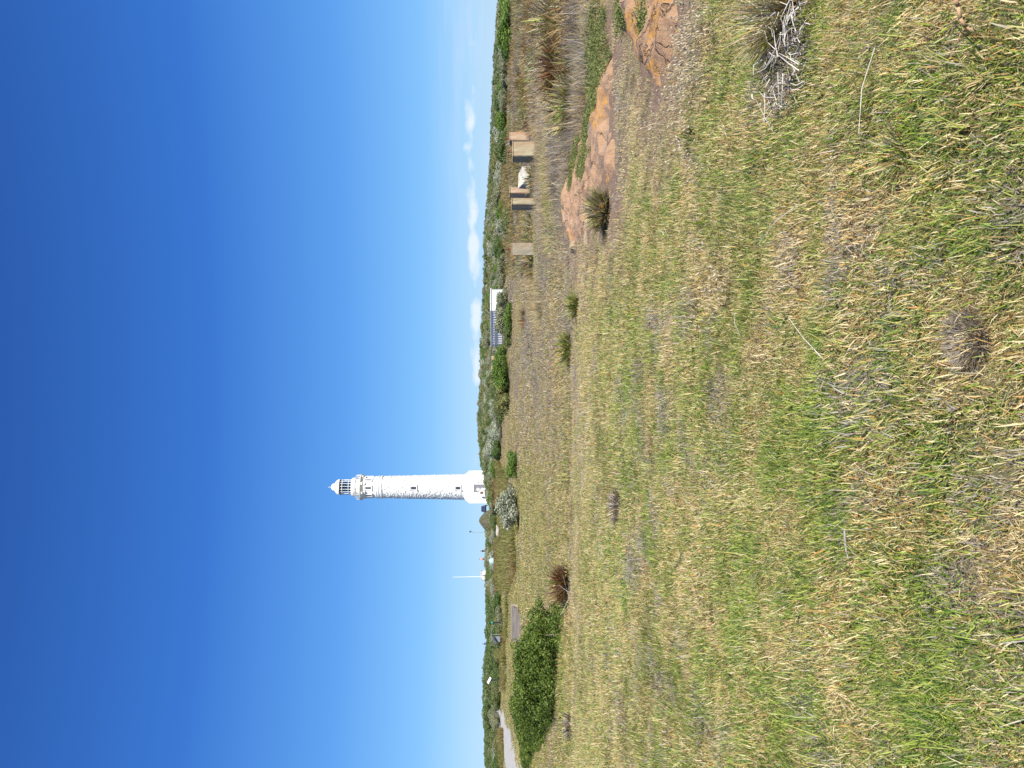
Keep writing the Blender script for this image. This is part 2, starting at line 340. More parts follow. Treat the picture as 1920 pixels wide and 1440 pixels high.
class MB:
    def __init__(s): s.v = []; s.f = []
    def box(s, x0, x1, y0, y1, z0, z1, tx=0, ty=0):
        b = len(s.v)
        s.v += [(x0, y0, z0), (x1, y0, z0), (x1, y1, z0), (x0, y1, z0), (x0 + tx, y0 + ty, z1), (x1 - tx, y0 + ty, z1), (x1 - tx, y1 - ty, z1), (x0 + tx, y1 - ty, z1)]
        s.f += [(b, b + 3, b + 2, b + 1), (b + 4, b + 5, b + 6, b + 7)] + [(b + i, b + (i + 1) % 4, b + 4 + (i + 1) % 4, b + 4 + i) for i in range(4)]
        return s
    def tube(s, a, b, r0, r1=None, n=8, cap=True):
        a = Vector(a); b = Vector(b); r1 = r0 if r1 is None else r1; d = (b - a).normalized()
        p = d.orthogonal().normalized(); q = d.cross(p); k = len(s.v)
        for c, r in ((a, r0), (b, r1)):
            for i in range(n):
                t = 2 * math.pi * i / n; s.v.append(tuple(c + p * (r * math.cos(t)) + q * (r * math.sin(t))))
        s.f += [(k + i, k + (i + 1) % n, k + n + (i + 1) % n, k + n + i) for i in range(n)]
        if cap: s.f += [tuple(k + i for i in reversed(range(n))), tuple(k + n + i for i in range(n))]
        return s
    def path(s, pts, r0, r1, n=6):
        for i in range(len(pts) - 1):
            a = r0 + (r1 - r0) * i / (len(pts) - 1); b = r0 + (r1 - r0) * (i + 1) / (len(pts) - 1)
            s.tube(pts[i], pts[i + 1], a, b, n, True)
        return s
    def lathe(s, prof, n=48, c=(0, 0)):
        k = len(s.v)
        for r, z in prof:
            for i in range(n):
                t = 2 * math.pi * i / n; s.v.append((c[0] + r * math.cos(t), c[1] + r * math.sin(t), z))
        for j in range(len(prof) - 1):
            for i in range(n):
                a = k + j * n + i; b = k + j * n + (i + 1) % n
                s.f.append((a, b, b + n, a + n))
        return s
    def xf(s, M4, start=0):
        for i in range(start, len(s.v)): s.v[i] = tuple(M4 @ Vector(s.v[i]))
        return s
    def build(s, name, mat, parent=None, smooth=False, bevel=0, loc=(0, 0, 0), rz=0):
        me = bpy.data.meshes.new(name); me.from_pydata(s.v, [], s.f); me.update(); me.materials.append(mat)
        if smooth: me.polygons.foreach_set('use_smooth', [True] * len(me.polygons))
        o = link(name, me, parent, loc, rz)
        if bevel:
            b = o.modifiers.new('bevel', 'BEVEL'); b.width = bevel; b.segments = 2; b.limit_method = 'ANGLE'
        return o

# ------------------------------------------------------------------ plants
def blades(n, rad, lmin, lmax, wmin, wmax, bend=(.3, 1.1), lean=(.1, .7), seed=0, lvl=4, out=0.0, zbase=-.01, comb=0):
    g = np.random.default_rng(seed)
    a = g.uniform(0, 2 * np.pi, n); r = rad * np.sqrt(g.uniform(0, 1, n)); px = r * np.cos(a); py = r * np.sin(a)
    d = np.where(g.uniform(0, 1, n) < out, a + g.normal(0, .5, n), g.uniform(0, 2 * np.pi, n))
    if comb: d = g.normal(0, comb, n)
    ln = g.uniform(lmin, lmax, n) * g.uniform(.7, 1, n); wd = g.uniform(wmin, wmax, n)
    t0 = g.uniform(*lean, n); bd = g.uniform(*bend, n)
    cx = px.copy(); cy = py.copy(); cz = np.full(n, zbase); side = d + np.pi / 2 + g.normal(0, .5, n)
    V = np.zeros((n, lvl, 2, 3)); tw = [1, .95, .7, .22] if lvl == 4 else np.linspace(1, .2, lvl)
    for k in range(lvl):
        for q, sg in enumerate((-1, 1)):
            V[:, k, q, 0] = cx + sg * .5 * wd * tw[k] * np.cos(side); V[:, k, q, 1] = cy + sg * .5 * wd * tw[k] * np.sin(side); V[:, k, q, 2] = cz
        th = t0 + bd * (k + .5) / (lvl - 1)
        st = ln / (lvl - 1); cx = cx + st * np.sin(th) * np.cos(d); cy = cy + st * np.sin(th) * np.sin(d); cz = cz + st * np.cos(th)
    cz0 = V[:, :, :, 2]; np.maximum(cz0, .004 + zbase, out=cz0)
    base = (np.arange(n) * lvl * 2)[:, None, None]
    q = np.array([[2 * k, 2 * k + 1, 2 * k + 3, 2 * k + 2] for k in range(lvl - 1)])[None]
    Fc = (base + q).reshape(-1, 4)
    ca = np.repeat(g.uniform(0, 1, n), lvl * 2); cb = np.repeat(g.uniform(0, 1, n), lvl * 2)
    return V.reshape(-1, 3), Fc, {'ca': ca, 'cb': cb}
def leaves(P, Nn, size, g, aspect=.5, jit=.8):
    n = len(P); D = Nn + g.normal(0, jit, (n, 3)); D /= np.linalg.norm(D, axis=1)[:, None] + 1e-9
    A = np.cross(D, g.normal(0, 1, (n, 3))); A /= np.linalg.norm(A, axis=1)[:, None] + 1e-9
    B = np.cross(D, A); s = size * g.uniform(.6, 1.3, n)[:, None]
    V = np.stack([P - A * s, P + B * s * aspect, P + A * s, P - B * s * aspect], 1).reshape(-1, 3)
    Fc = np.arange(n * 4).reshape(-1, 4)
    return V, Fc
def crown(blobs, nper, leaf, seed=0, jit=.5, shell=(.72, 1.05), zmin=0.02, aspect=.5):
    """leafy lumps; blobs = (cx,cy,cz,rx,ry,rz)"""
    g = np.random.default_rng(seed); PP = []; NN = []; CA = []
    for (cx, cy, cz, rx, ry, rz) in blobs:
        n = max(8, int(nper * (rx * ry + rx * rz + ry * rz) / 3))
        D = g.normal(0, 1, (n, 3)); D /= np.linalg.norm(D, axis=1)[:, None]
        ph = fbm(D[:, 0] * 2.2 + seed + cx, D[:, 1] * 2.2 + D[:, 2] * 1.7, seed, 3)
        rr = g.uniform(shell[0], shell[1], n) * (.72 + .55 * ph)
        P = D * rr[:, None] * np.array([rx, ry, rz]) + np.array([cx, cy, cz])
        k = (P[:, 2] > zmin); P = P[k]; D = D[k]
        PP.append(P); NN.append(D); CA.append(np.clip(g.normal(.5, .22, len(P)) + g.uniform(-.12, .12), 0, 1))
    P = np.concatenate(PP); D = np.concatenate(NN); ca = np.concatenate(CA)
    V, Fc = leaves(P, D, leaf, g, aspect, jit)
    return V, Fc, {'ca': np.repeat(ca, 4)}
def shrubblobs(w, h, n, seed):
    g = random.Random(seed); out = [(0, 0, h * .40, w * .32, w * .32, h * .42)]
    for i in range(n):
        a = g.uniform(0, 2 * math.pi); r = w * .36 * math.sqrt(g.uniform(.1, 1)); k = g.uniform(.11, .21)
        z = h * (.76 - .45 * (r / (w * .36))**2 + g.uniform(-.12, .14))
        out.append((r * math.cos(a), r * math.sin(a), z, w * k, w * k, h * g.uniform(.2, .32)))
    return out
def twigs(w, h, n, seed, r=.025):
    g = random.Random(seed); mb = MB()
    for i in range(n):
        a = g.uniform(0, 6.28); k = g.uniform(.5, .95)
        p1 = Vector((math.cos(a) * w * .12, math.sin(a) * w * .12, h * .3)); p2 = Vector((math.cos(a + .3) * w * .36 * k, math.sin(a + .3) * w * .36 * k, h * (.85 - .3 * k)))
        mb.path([(0, 0, -.05), p1, p2], r, r * .35, 5)
    return mb
# the shared shrub meshes
LIB = bpy.data.collections.new('shrub_shapes')
def shrubmesh(kind, w, h, seed, mat, leaf, nper, lumps=9, aspect=.5):
    V, Fc, at_ = crown(shrubblobs(w, h, lumps, seed), nper, leaf, seed, aspect=aspect)
    return npmesh(kind, V, Fc, mat, at_)
KM = {'deep': M_LF_DARK, 'bright': M_LF_BRIGHT, 'sage': M_LF_SAGE, 'grey': M_LF_GREY, 'pale': M_LF_PALE, 'olive': M_LF_OLIVE}
SHM = {}
for ki, k in enumerate(KM):
    for j in range(3):
        SHM[k, j] = shrubmesh('crown', 2.6, 1.7, 100 + ki * 10 + j, KM[k], .075, 1900, 14)
def branchy(w, h, n, seed, r=.05):
    g = random.Random(seed); J = [(0, 0, -.05), (0, 0, .08)]; E = [(0, 1)]; RR = [r * 1.4, r * 1.3]
    for i in range(n):
        a = 6.28 * i / n + g.uniform(-.3, .3); k = g.uniform(.5, .95); b = len(J)
        J += [(math.cos(a) * w * .12, math.sin(a) * w * .12, h * .3), (math.cos(a + .3) * w * .36 * k, math.sin(a + .3) * w * .36 * k, h * (.8 - .3 * k))]; E += [(1, b), (b, b + 1)]; RR += [r * .6, r * .25]
    me = bpy.data.meshes.new('skel'); me.from_pydata(J, E, []); q = bpy.data.objects.new('skel', me); COL.objects.link(q); q.modifiers.new('skin', 'SKIN')
    for i, rr in enumerate(RR): me.skin_vertices[0].data[i].radius = (rr, rr)
    me.skin_vertices[0].data[0].use_root = True
    out = bpy.data.meshes.new_from_object(q.evaluated_get(bpy.context.evaluated_depsgraph_get())); bpy.data.objects.remove(q); out.name = 'stem'; out.materials.clear(); out.materials.append(M_TWIG); return out
TWME = branchy(2.6, 1.7, 7, 3)
TREE_ROOTS = {}
def shrub_at(p, w, h, kind, label, name='coastal_shrub', group=None, cat='shrub', seed=None):
    j = random.randrange(3) if seed is None else seed % 3
    key = (kind, j)
    if key not in TREE_ROOTS:
        o = empty(name, p); link('crown', SHM[key], o); link('stem', TWME, o); TREE_ROOTS[key] = o
    else: o = copy_tree(TREE_ROOTS[key]); 
    for kk in ('group', 'label', 'category'):
        if kk in o: del o[kk]
    o.name = name; o.location = (p.x, p.y, p.z - .03); o.rotation_euler = (0, 0, random.uniform(0, 6.28)); o.scale = (w / 2.3, w / 2.3, h / 1.65)
    return tag(o, label, cat, group)

# ------------------------------------------------------------------ ground outlines (photo columns/rows projected on the terrain)
def poly(uv): return [gp(u, v) for u, v in uv]
def I(pts): return [(1440 - y, x) for x, y in pts]         # (picture x, picture y) -> upright (u, v)
ROCK1 = poly(I([(1072, 462), (1066, 430), (1062, 400), (1064, 360), (1067, 325), (1073, 300), (1083, 290), (1092, 262), (1098, 235), (1112, 232), (1115, 200), (1120, 170), (1128, 140), (1145, 96), (1152, 100), (1154, 150), (1154, 210), (1153, 260), (1158, 300), (1160, 335), (1145, 350), (1120, 362), (1105, 395), (1105, 425), (1100, 442), (1084, 456)]))
ROCK2 = poly(I([(1178, -60), (1176, 0), (1176, 40), (1190, 62), (1200, 100), (1205, 130), (1216, 142), (1228, 168), (1240, 172), (1252, 150), (1262, 120), (1270, 80), (1277, 40), (1275, 10), (1270, -60)]))
ROAD_N = [(-20.5, 38), (-24, 48), (-26.5, 55), (-31, 66.5), (-38.6, 90), (-47, 115), (-56, 140)]
ROAD = [(x, y) for x, y in ROAD_N] + [(x - 6.2, y - 2.0) for x, y in reversed(ROAD_N)]
PATH_L = [at(482, 178), at(470, 172), at(458, 160), at(448, 140), at(440, 126)]
DECK_P = [at(228, 58), at(300, 58), at(300, 67), at(228, 67)]

# ground sheet: cell size grows with distance
nG = 460; s_ = np.linspace(-1, 1, nG); a_ = 8.6
wv = np.sinh(a_ * s_) / np.sinh(a_) * 3200
GX, GY = np.meshgrid(wv, wv); gx = GX.ravel(); gy = GY.ravel()
gz = H(gx, gy)
def soilmask(x, y):
    d1 = polydist(x, y, ROCK1); d2 = polydist(x, y, ROCK2)
    s = np.clip(1.2 - np.minimum(d1, d2 * 1.3) / (.9 + 1.6 * fbm(x * .8, y * .8, 21, 3)), 0, 1)
    # bare streaks in the middle distance
    b = np.clip((fbm(x * .22, y * .5, 31, 3) - .60) * 7, 0, 1) * np.clip((y - 12) / 6, 0, 1)
    return np.clip(np.maximum(s, b * .8), 0, 1)
def greenmask(x, y):
    near = np.clip(1 - (y - 2) / 14, 0, 1); left = np.clip(-x / (np.maximum(y, 2) * .5) + .35, 0, 1)
    g = .37 + .15 * near + .10 * left
    g = g + (fbm(x * 5.6 + 4, y * 3.8, 41, 4) - .5) * 1.8 * (.5 + .5 * near) + (fbm(x * 1.9, y * 1.4, 47, 3) - .5) * .6 + (fbm(x * .25, y * .2, 43, 3) - .5) * .22
    g = np.where((y > 20) & (x > -.10 * y), g - .14, g)
    return np.clip(g, .02, .92)
idx = np.arange(nG * nG).reshape(nG, nG)
GF = np.stack([idx[:-1, :-1], idx[:-1, 1:], idx[1:, 1:], idx[1:, :-1]], -1).reshape(-1, 4)
gme = npmesh('ground', np.stack([gx, gy, gz], 1), GF, M_GROUND, {'green': greenmask(gx, gy) * .8, 'soil': soilmask(gx, gy) * (np.hypot(gx, gy) < 120)}, True)
tag(link('ground', gme), 'sloping dry coastal grassland', None, kind='structure')

def strip(name, left, right, mat, lift=.03, n=60):
    """sheet draped over the terrain between two polylines"""
    def samp(P, t):
        P = np.array([(p[0], p[1]) for p in P]); k = np.linspace(0, 1, len(P)); return np.stack([np.interp(t, k, P[:, 0]), np.interp(t, k, P[:, 1])], 1)
    t = np.linspace(0, 1, n); A = samp(left, t); B = samp(right, t); m_ = 12
    V = []; 
    for i in range(n):
        for j in range(m_):
            q = A[i] + (B[i] - A[i]) * j / (m_ - 1); wob = 0
            V.append((q[0], q[1], Hs(q[0], q[1]) + lift))
    Fc = [[i * m_ + j, i * m_ + j + 1, (i + 1) * m_ + j + 1, (i + 1) * m_ + j] for i in range(n - 1) for j in range(m_ - 1)]
    return link(name, npmesh(name, V, Fc, mat, smooth=True))
rd = strip('road', [(x - 6.2, y - 2.0) for x, y in ROAD_N], ROAD_N, M_ROAD, .05)
tag(rd, 'pale road curving away on the left beyond the large green bush', kind='structure')
# kerb as a real low step along the far edge
kb = MB()
kp = [(x - 6.3, y - 2.03) for x, y in ROAD_N]
for i in range(len(kp) - 1):
    for t in range(8):
        a = [kp[i][k] + (kp[i + 1][k] - kp[i][k]) * t / 8 for k in (0, 1)]; b = [kp[i][k] + (kp[i + 1][k] - kp[i][k]) * (t + 1) / 8 for k in (0, 1)]
        za = Hs(*a); zb = Hs(*b); k = len(kb.v)
        for (q, z) in ((a, za), (b, zb)):
            kb.v += [(q[0] - .18, q[1], z - .1), (q[0] - .18, q[1], z + .14), (q[0], q[1], z + .14), (q[0], q[1], z - .1)]
        kb.f += [(k + 1, k + 2, k + 6, k + 5), (k + 2, k + 3, k + 7, k + 6), (k, k + 1, k + 5, k + 4)]
tag(kb.build('kerb', M_CONC_W), 'low pale kerb along the far edge of the road', kind='structure')
pt = strip('path', [(p.x - .9, p.y) for p in PATH_L], [(p.x + .9, p.y) for p in PATH_L], M_PATH, .35)
tag(pt, 'pale path climbing to the lighthouse', kind='structure')

# ------------------------------------------------------------------ rock slabs
def slab(name, P, h, label, lich, hollows=(), seed=0, lip=.0):
    xs = [p[0] for p in P]; ys = [p[1] for p in P]; x0, x1, y0, y1 = min(xs) - .2, max(xs) + .2, min(ys) - .2, max(ys) + .2
    st = max(.03, (x1 - x0 + y1 - y0) / 420); nx = int((x1 - x0) / st); ny = int((y1 - y0) / st)
    X, Y = np.meshgrid(np.linspace(x0, x1, nx), np.linspace(y0, y1, ny)); x = X.ravel(); y = Y.ravel()
    ins = inpoly(x, y, P); d = polydist(x, y, P); d = np.where(ins, d, -d)
    dj = d + (fbm(x * 3, y * 3, seed, 4) - .5) * .25
    z = np.clip(dj / .35, -1, 1); z = np.where(z > 0, 1 - (1 - z)**2.2, z)
    top = h * z + (fbm(x * .8, y * .5, seed + 3, 4) - .5) * h * 1.1 * np.clip(dj * 2, 0, 1) + (fbm(x * 6, y * 2.5, seed + 9, 5) - .5) * .10 * np.clip(dj * 3, 0, 1)
    st_ = np.floor(fbm(x * .7 + 5, y * 1.0, seed + 21, 2) * 7) / 7; top = top + st_ * .14 *  np.clip(dj * 2.5, 0, 1)
    for (c, rx, ry, dep) in hollows: top = top - dep * np.clip(1.3 - ((x - c[0]) / rx)**2 - ((y - c[1]) / ry)**2, 0, 1)
    Z = H(x, y) + top - .06
    lc = np.zeros(len(x))
    for (c, rx, ry) in lich: lc = np.maximum(lc, np.clip(1.5 - ((x - c[0]) / rx)**2 - ((y - c[1]) / ry)**2, 0, 1))
    idx = np.arange(nx * ny).reshape(ny, nx); Fc = np.stack([idx[:-1, :-1], idx[:-1, 1:], idx[1:, 1:], idx[1:, :-1]], -1).reshape(-1, 4)
    keep = (dj[Fc] > -.22).all(1); Fc = Fc[keep]; used = np.unique(Fc); rm = np.full(nx * ny, -1); rm[used] = np.arange(len(used))
    V = np.stack([x, y, Z], 1)[used]; c = V.mean(0)
    me = npmesh(name, V - c, rm[Fc], M_ROCK, {'lichen': lc[used]}, True)
    return tag(link(name, me, loc=c), label, 'rock')
def G(x, y): return gp(1440 - y, x)
slab('granite_slab', ROCK1, .11, 'long pink weathered granite slab behind the tussock, right of the meadow',
     [(G(1123, 178), .5, .7), (G(1132, 205), .35, .8), (G(1098, 290), .2, .5), (G(1142, 350), .3, .3), (G(1075, 440), .2, .5)],
     [(G(1147, 195), .35, .6, .12), (G(1147, 250), .3, .4, .09), (G(1138, 320), .2, .4, .08)], 5)
slab('granite_slab', ROCK2, .13, 'pink granite slab streaked with bright orange lichen at the right edge of the photo',
     [(G(1204, 90), .28, .55), (G(1212, 40), .2, .6), (G(1236, 148), .5, .35), (G(1252, 12), .4, .5)],
     [(G(1223, 45), .12, .22, .10), (G(1212, 118), .06, .12, .06), (G(1243, 140), .08, .1, .07)], 9)
def stone(name, p, sx_, sy_, sz_, mat, label, seed, rz=0, cat='stone', group=None):
    bm = bmesh.new(); bmesh.ops.create_cube(bm, size=1); bmesh.ops.bevel(bm, geom=list(bm.edges), offset=.14, segments=2, affect='EDGES')
    bmesh.ops.subdivide_edges(bm, edges=list(bm.edges), cuts=1, use_grid_fill=True); g = random.Random(seed)
    for v in bm.verts: v.co = Vector((v.co.x * sx_, v.co.y * sy_, v.co.z * sz_)) * (1 + g.uniform(-.07, .07))
    me = bpy.data.meshes.new(name); bm.to_mesh(me); bm.free(); me.materials.append(mat)
    return tag(link(name, me, loc=(p.x, p.y, p.z + sz_ * .35), rz=rz), label, cat, group)
stone('broken_stone', G(1079, 463), .24, .20, .14, M_CONC, 'small pale angular stone at the left tip of the long granite slab', 3, .6)
stone('broken_stone', G(1101, 452), .36, .12, .06, M_CONC, 'flat whitish stone flake lying behind the brown tussock', 4, .2)
stone('broken_stone', G(1223, 45), .11, .14, .12, M_CONC_R, 'small rusty brown stone sitting in the hollow of the lichened slab', 5, .2)
stone('broken_stone', G(1000, 468), .3, .3, .2, M_CONC_G, 'small grey stone at the foot of the leftmost concrete pillar', 6, .9)

# ------------------------------------------------------------------ concrete pillars
def pillar(u, vt, vb, W, D, rz, mat, label, bolt=True, taper=.02, lean=0):
    d = 2389.0 / (vb - 940) ; p = at(u, d); h = (vb - vt) / F * d + .05
    o = empty('concrete_pillar', (p.x, p.y, p.z - .05), rz)
    bm = bmesh.new(); bmesh.ops.create_cube(bm, size=1)
    for v in bm.verts:
        t = v.co.z + .5; k = 1 - taper * t; v.co = Vector((v.co.x * W * k + lean * t * h, v.co.y * D * k, t * h))
    bmesh.ops.bevel(bm, geom=list(bm.edges), offset=.022, segments=2, affect='EDGES')
    bmesh.ops.subdivide_edges(bm, edges=[e for e in bm.edges if e.calc_length() > .12], cuts=6, use_grid_fill=True)
    g = random.Random(int(u))
    for v in bm.verts: v.co += Vector((g.uniform(-1, 1), g.uniform(-1, 1), g.uniform(-.6, .6))) * .005
    me = bpy.data.meshes.new('block'); bm.to_mesh(me); bm.free(); me.materials.append(mat); link('block', me, o)
    # cap lip
    MB().box(-W / 2 * 1.03 + lean * h, W / 2 * 1.03 + lean * h, -D / 2 * 1.03, D / 2 * 1.03, h - .002, h + .028).build('cap', M_CONC_R, o, bevel=.01)
    if bolt:
        b = MB().tube((lean * h, 0, h), (lean * h + .01, 0, h + .24), .045, n=8).tube((lean * h + .01, 0, h + .17), (lean * h + .01, 0, h + .22), .07, n=6)
        b.build('iron_bolt', M_RUST, o)
    tag(o, label, 'pillar', 'weathered concrete pillars in the dry grass'); return o
pillar(973, 958, 1004, .56, .5, R(-14), M_CONC_G, 'grey olive concrete pillar standing alone, leftmost, with a rusty bolt on top')
pillar(1057, 960, 1010, .33, .46, R(25), M_CONC, 'narrow tan concrete pillar with a dark shaded side, nearer one of the left pair', False)
pillar(1079, 957, 1003, .36, .4, R(25), M_CONC_R, 'rust stained pinkish concrete pillar just behind the narrow tan one', False)
pillar(1155, 961, 1009, .82, .46, R(25), M_CONC, 'widest tan concrete pillar with a rusty bolt on top and a dark left side')
pillar(1180, 957, 999, .55, .42, R(25), M_CONC_R, 'orange stained concrete pillar with an iron bolt, rightmost, behind the widest one')
# fallen pale block
p = at(1108, 37); o = empty('fallen_block', (p.x, p.y, p.z + .18), R(28))
fb = MB(); fb.v = [(-.5, -.3, 0), (.42, -.32, 0), (.5, .35, 0), (-.45, .35, 0), (-.52, -.26, .34), (.36, -.34, .46), (.5, .3, .62), (-.38, .36, .66)]
fb.f = [(0, 3, 2, 1), (4, 5, 6, 7), (0, 1, 5, 4), (1, 2, 6, 5), (2, 3, 7, 6), (3, 0, 4, 7)]
fb.build('block', M_CONC_W, o, bevel=.03); MB().box(-.45, .4, -.28, .3, -.3, .0).build('footing', M_CONC_G, o)
tag(o, 'tilted whitish concrete block half sunk in dry grass between the pillar pairs', 'block')

# ------------------------------------------------------------------ lighthouse
LD = 204.0; PX = LD / F; lp = at(529, LD)
LZ = lambda v: (918 - v) * PX
lh = empty('lighthouse', (lp.x - .25, lp.y, EYE - (918 - 940) / F * LD), math.atan2(26.1, 204)); tag(lh, 'tall white stone lighthouse with a domed lantern on the skyline', 'lighthouse')
# tower of rough blocks
nc, nb_, per = 92, 38, 4; na = nb_ * per; rowsv = []
g = np.random.default_rng(5); V = []; zt, zb = LZ(717), LZ(884)
zl = []; 
for c in range(nc):
    z0 = zb + (zt - zb) * c / nc; z1 = zb + (zt - zb) * (c + 1) / nc; hh = z1 - z0
    for f_ in (0.06, .3, .7, .94): zl.append((z0 + hh * f_, c, f_))
ofs = g.normal(0, .055, (nc, nb_)); tilt = g.normal(0, .022, (nc, nb_))
for z, c, f_ in zl:
    rb = (23.9 + (20.3 - 23.9) * (z - zb) / (zt - zb)) * PX
    for i in range(na):
        jb = (i + (c % 2) * 2) // per % nb_; k = (i + (c % 2) * 2) % per
        edge = (k in (0,)) or f_ in (.06, .94)
        r = rb + (-.03 if edge else .02 + ofs[c, jb] + tilt[c, jb] * (f_ - .5) * 2 + g.normal(0, .012))
        t = 2 * math.pi * i / na; V.append((r * math.cos(t), r * math.sin(t), z))
Fc = [[j * na + i, j * na + (i + 1) % na, (j + 1) * na + (i + 1) % na, (j + 1) * na + i] for j in range(len(zl) - 1) for i in range(na)]
link('tower', npmesh('tower', V, Fc, M_STONE), lh)
P_ = lambda pr: [(r * PX, LZ(v)) for r, v in pr]
ut = MB().lathe(P_([(20.0, 719), (21.6, 718.5), (21.6, 716.2), (20.4, 715.6), (20.4, 713.6), (21.3, 713), (21.3, 711), (20.2, 710.5), (20.2, 709.2), (20.9, 708.7), (20.7, 706.8), (19.9, 706), (19.4, 697), (19.3, 687), (20.5, 682.5), (21.8, 680.6), (21.8, 680)]), 64)
ut.build('upper_wall', M_WHITE, lh)
gd = MB().lathe(P_([(21.8, 680.2), (24.2, 679.6), (24.3, 678), (24.3, 677.5), (23.6, 677.2), (15, 677)]), 64); gd.build('gallery_deck', M_TRIM, lh)
for k in range(8):
    cb_ = MB()
    a = -math.pi / 2 + R(17) + k * math.pi / 4; s0 = len(cb_.v)
    cb_.box(-.33, .33, 19.0 * PX, 23.4 * PX, LZ(683.5), LZ(680.1)).box(-.28, .28, 19.0 * PX, 21.6 * PX, LZ(688), LZ(683.5))
    cb_.xf(Matrix.Rotation(a - math.pi / 2, 4, 'Z'), s0); cb_.build('corbel', M_WHITE, lh)
ra = MB(); nr = 20
for k in range(nr):
    a = 2 * math.pi * k / nr; r = 22.6 * PX; ra.tube((r * math.cos(a), r * math.sin(a), LZ(677.2)), (r * math.cos(a), r * math.sin(a), LZ(669.5)), .05, n=5)
for vv in (669.5, 672.5, 675):
    for k in range(40):
        a = 2 * math.pi * k / 40; b = 2 * math.pi * (k + 1) / 40; r = 22.6 * PX
        ra.tube((r * math.cos(a), r * math.sin(a), LZ(vv)), (r * math.cos(b), r * math.sin(b), LZ(vv)), .035, n=4, cap=False)
ra.build('gallery_railing', M_WHITE, lh)
MB().lathe(P_([(15.2, 677.1), (15.2, 669), (15.6, 668.4)]), 48).build('drum', M_WHITE, lh)
MB().lathe(P_([(15.4, 668.6), (17.2, 668), (17.8, 666), (17.5, 663), (16.2, 661.4), (14.0, 661.2), (13.2, 661.2)]), 48).build('lantern_gallery', M_CREAM, lh)
MB().lathe(P_([(13.4, 661.3), (13.4, 639.4)]), 24).build('lantern_glass', M_GLASS, lh, smooth=True)
MB().lathe(P_([(0.1, 661), (7.5, 660.5), (8.3, 655), (8.3, 648), (6.5, 644), (0.1, 642)]), 16).build('lens', M_LENS, lh, smooth=True)
mu = MB()
for k in range(16):
    a = 2 * math.pi * k / 16 + .1; r = 13.6 * PX; mu.tube((r * math.cos(a), r * math.sin(a), LZ(661.3)), (r * math.cos(a), r * math.sin(a), LZ(639.3)), .065, n=5)
for vv in (644.3, 656):
    for k in range(32):
        a = 2 * math.pi * k / 32; b = 2 * math.pi * (k + 1) / 32; r = 13.8 * PX
        mu.tube((r * math.cos(a), r * math.sin(a), LZ(vv)), (r * math.cos(b), r * math.sin(b), LZ(vv)), .07, n=4, cap=False)
mu.build('mullions', M_WHITE, lh)
MB().lathe(P_([(13.5, 641.5), (14.0, 641), (14.1, 639.4), (13.3, 639.2)]), 48).build('eaves_ring', M_DARK, lh)
MB().lathe(P_([(13, 639.3), (14.9, 639.3), (14.9, 638), (14.2, 635.5), (12.6, 633), (10.3, 630.8), (7.9, 629.3), (6.8, 628.2), (6.9, 626.8), (6.2, 625), (4.4, 623.3), (2.2, 622.3), (.5, 622)]), 48).build('dome', M_WHITE, lh, smooth=True)
MB().tube((0, 0, LZ(622.5)), (0, 0, LZ(616)), .07, .03, 6).build('finial', M_WHITE, lh)
def lwin(ang, v0, v1, wd, rpx, dark=True):
    a = R(ang); s = Matrix.Rotation(a, 4, 'Z'); r = rpx * PX
    f = MB().box(-wd / 2 - .22, -wd / 2, -r - .14, -r + .3, LZ(v1) - .1, LZ(v0) + .2).box(wd / 2, wd / 2 + .22, -r - .14, -r + .3, LZ(v1) - .1, LZ(v0) + .2).box(-wd / 2 - .30, wd / 2 + .30, -r - .22, -r + .3, LZ(v0) + .2, LZ(v0) + .36)
    f.box(-wd / 2, wd / 2, -r - .13, -r + .3, LZ(v0), LZ(v0) + .2).xf(s); fo = f.build('window', M_WHITE, lh)
    MB().box(-wd / 2 - .45, wd / 2 + .45, -r - .22, -r + .3, LZ(v1) - .30, LZ(v1) - .1).xf(s).build('sill', M_WHITE, fo)
    MB().box(-wd / 2, wd / 2, -r - .09, -r + .1, LZ(v1) - .1, LZ(v0) + .003).xf(s).build('pane', M_DARK if dark else M_GREYW, fo)
lwin(-5, 773.5, 782.5, .72, 21.6); lwin(-5, 856, 864, .72, 23.4)
for a in (-5, 41, 86, -50, -95): lwin(a, 689, 699, .5, 19.5, a in (-5,))
# base block
bb = MB(); hw = 29.7 * PX
for k in range(9):
    z0 = LZ(918) + (LZ(881) - LZ(918)) * k / 9; z1 = LZ(918) + (LZ(881) - LZ(918)) * (k + 1) / 9
    bb.box(-hw, hw, -hw, hw, z0, z1 - .05); 
bb.box(-hw + .03, hw - .03, -hw + .03, hw - .03, LZ(918) - 1, LZ(881) - .06)
DR = -hw
bo = bb.build('base_block', M_CREAM, lh, bevel=.03)
MB().box(-hw, hw, -hw, hw, LZ(881) - .045, LZ(872.5), 1.05, 1.05).build('base_roof', M_WHITE, lh)
dx0, dx1 = (519 - 529) * PX, (533.5 - 529) * PX
dr = MB().box(dx0, dx1, -hw - .03, -hw + .3, LZ(918), LZ(890.5)); dro = dr.build('doorway', M_GREYW, lh)
MB().box(dx0 - .25, dx0, -hw - .12, -hw + .2, LZ(918), LZ(890) + .1).box(dx1, dx1 + .25, -hw - .12, -hw + .2, LZ(918), LZ(890) + .1).box(dx0 - .3, dx1 + .3, -hw - .16, -hw + .2, LZ(890) + .1, LZ(888.5) + .05).build('door_frame', M_WHITE, dro)
for sx0 in (dx0 - .7, dx1 + .45):
    MB().box(sx0, sx0 + .25, -hw - .12, -hw + .1, LZ(899), LZ(896.3)).build('wall_lamp', M_STEELG, lh)
MB().lathe([(.02, 0), (.28, .06), (.36, .2), (.30, .34), (.02, .42)], 20).xf(Matrix.Translation(((527.3 - 529) * PX, -hw - .8, LZ(898.6) - .1)) @ Matrix.Rotation(R(75), 4, 'X'))
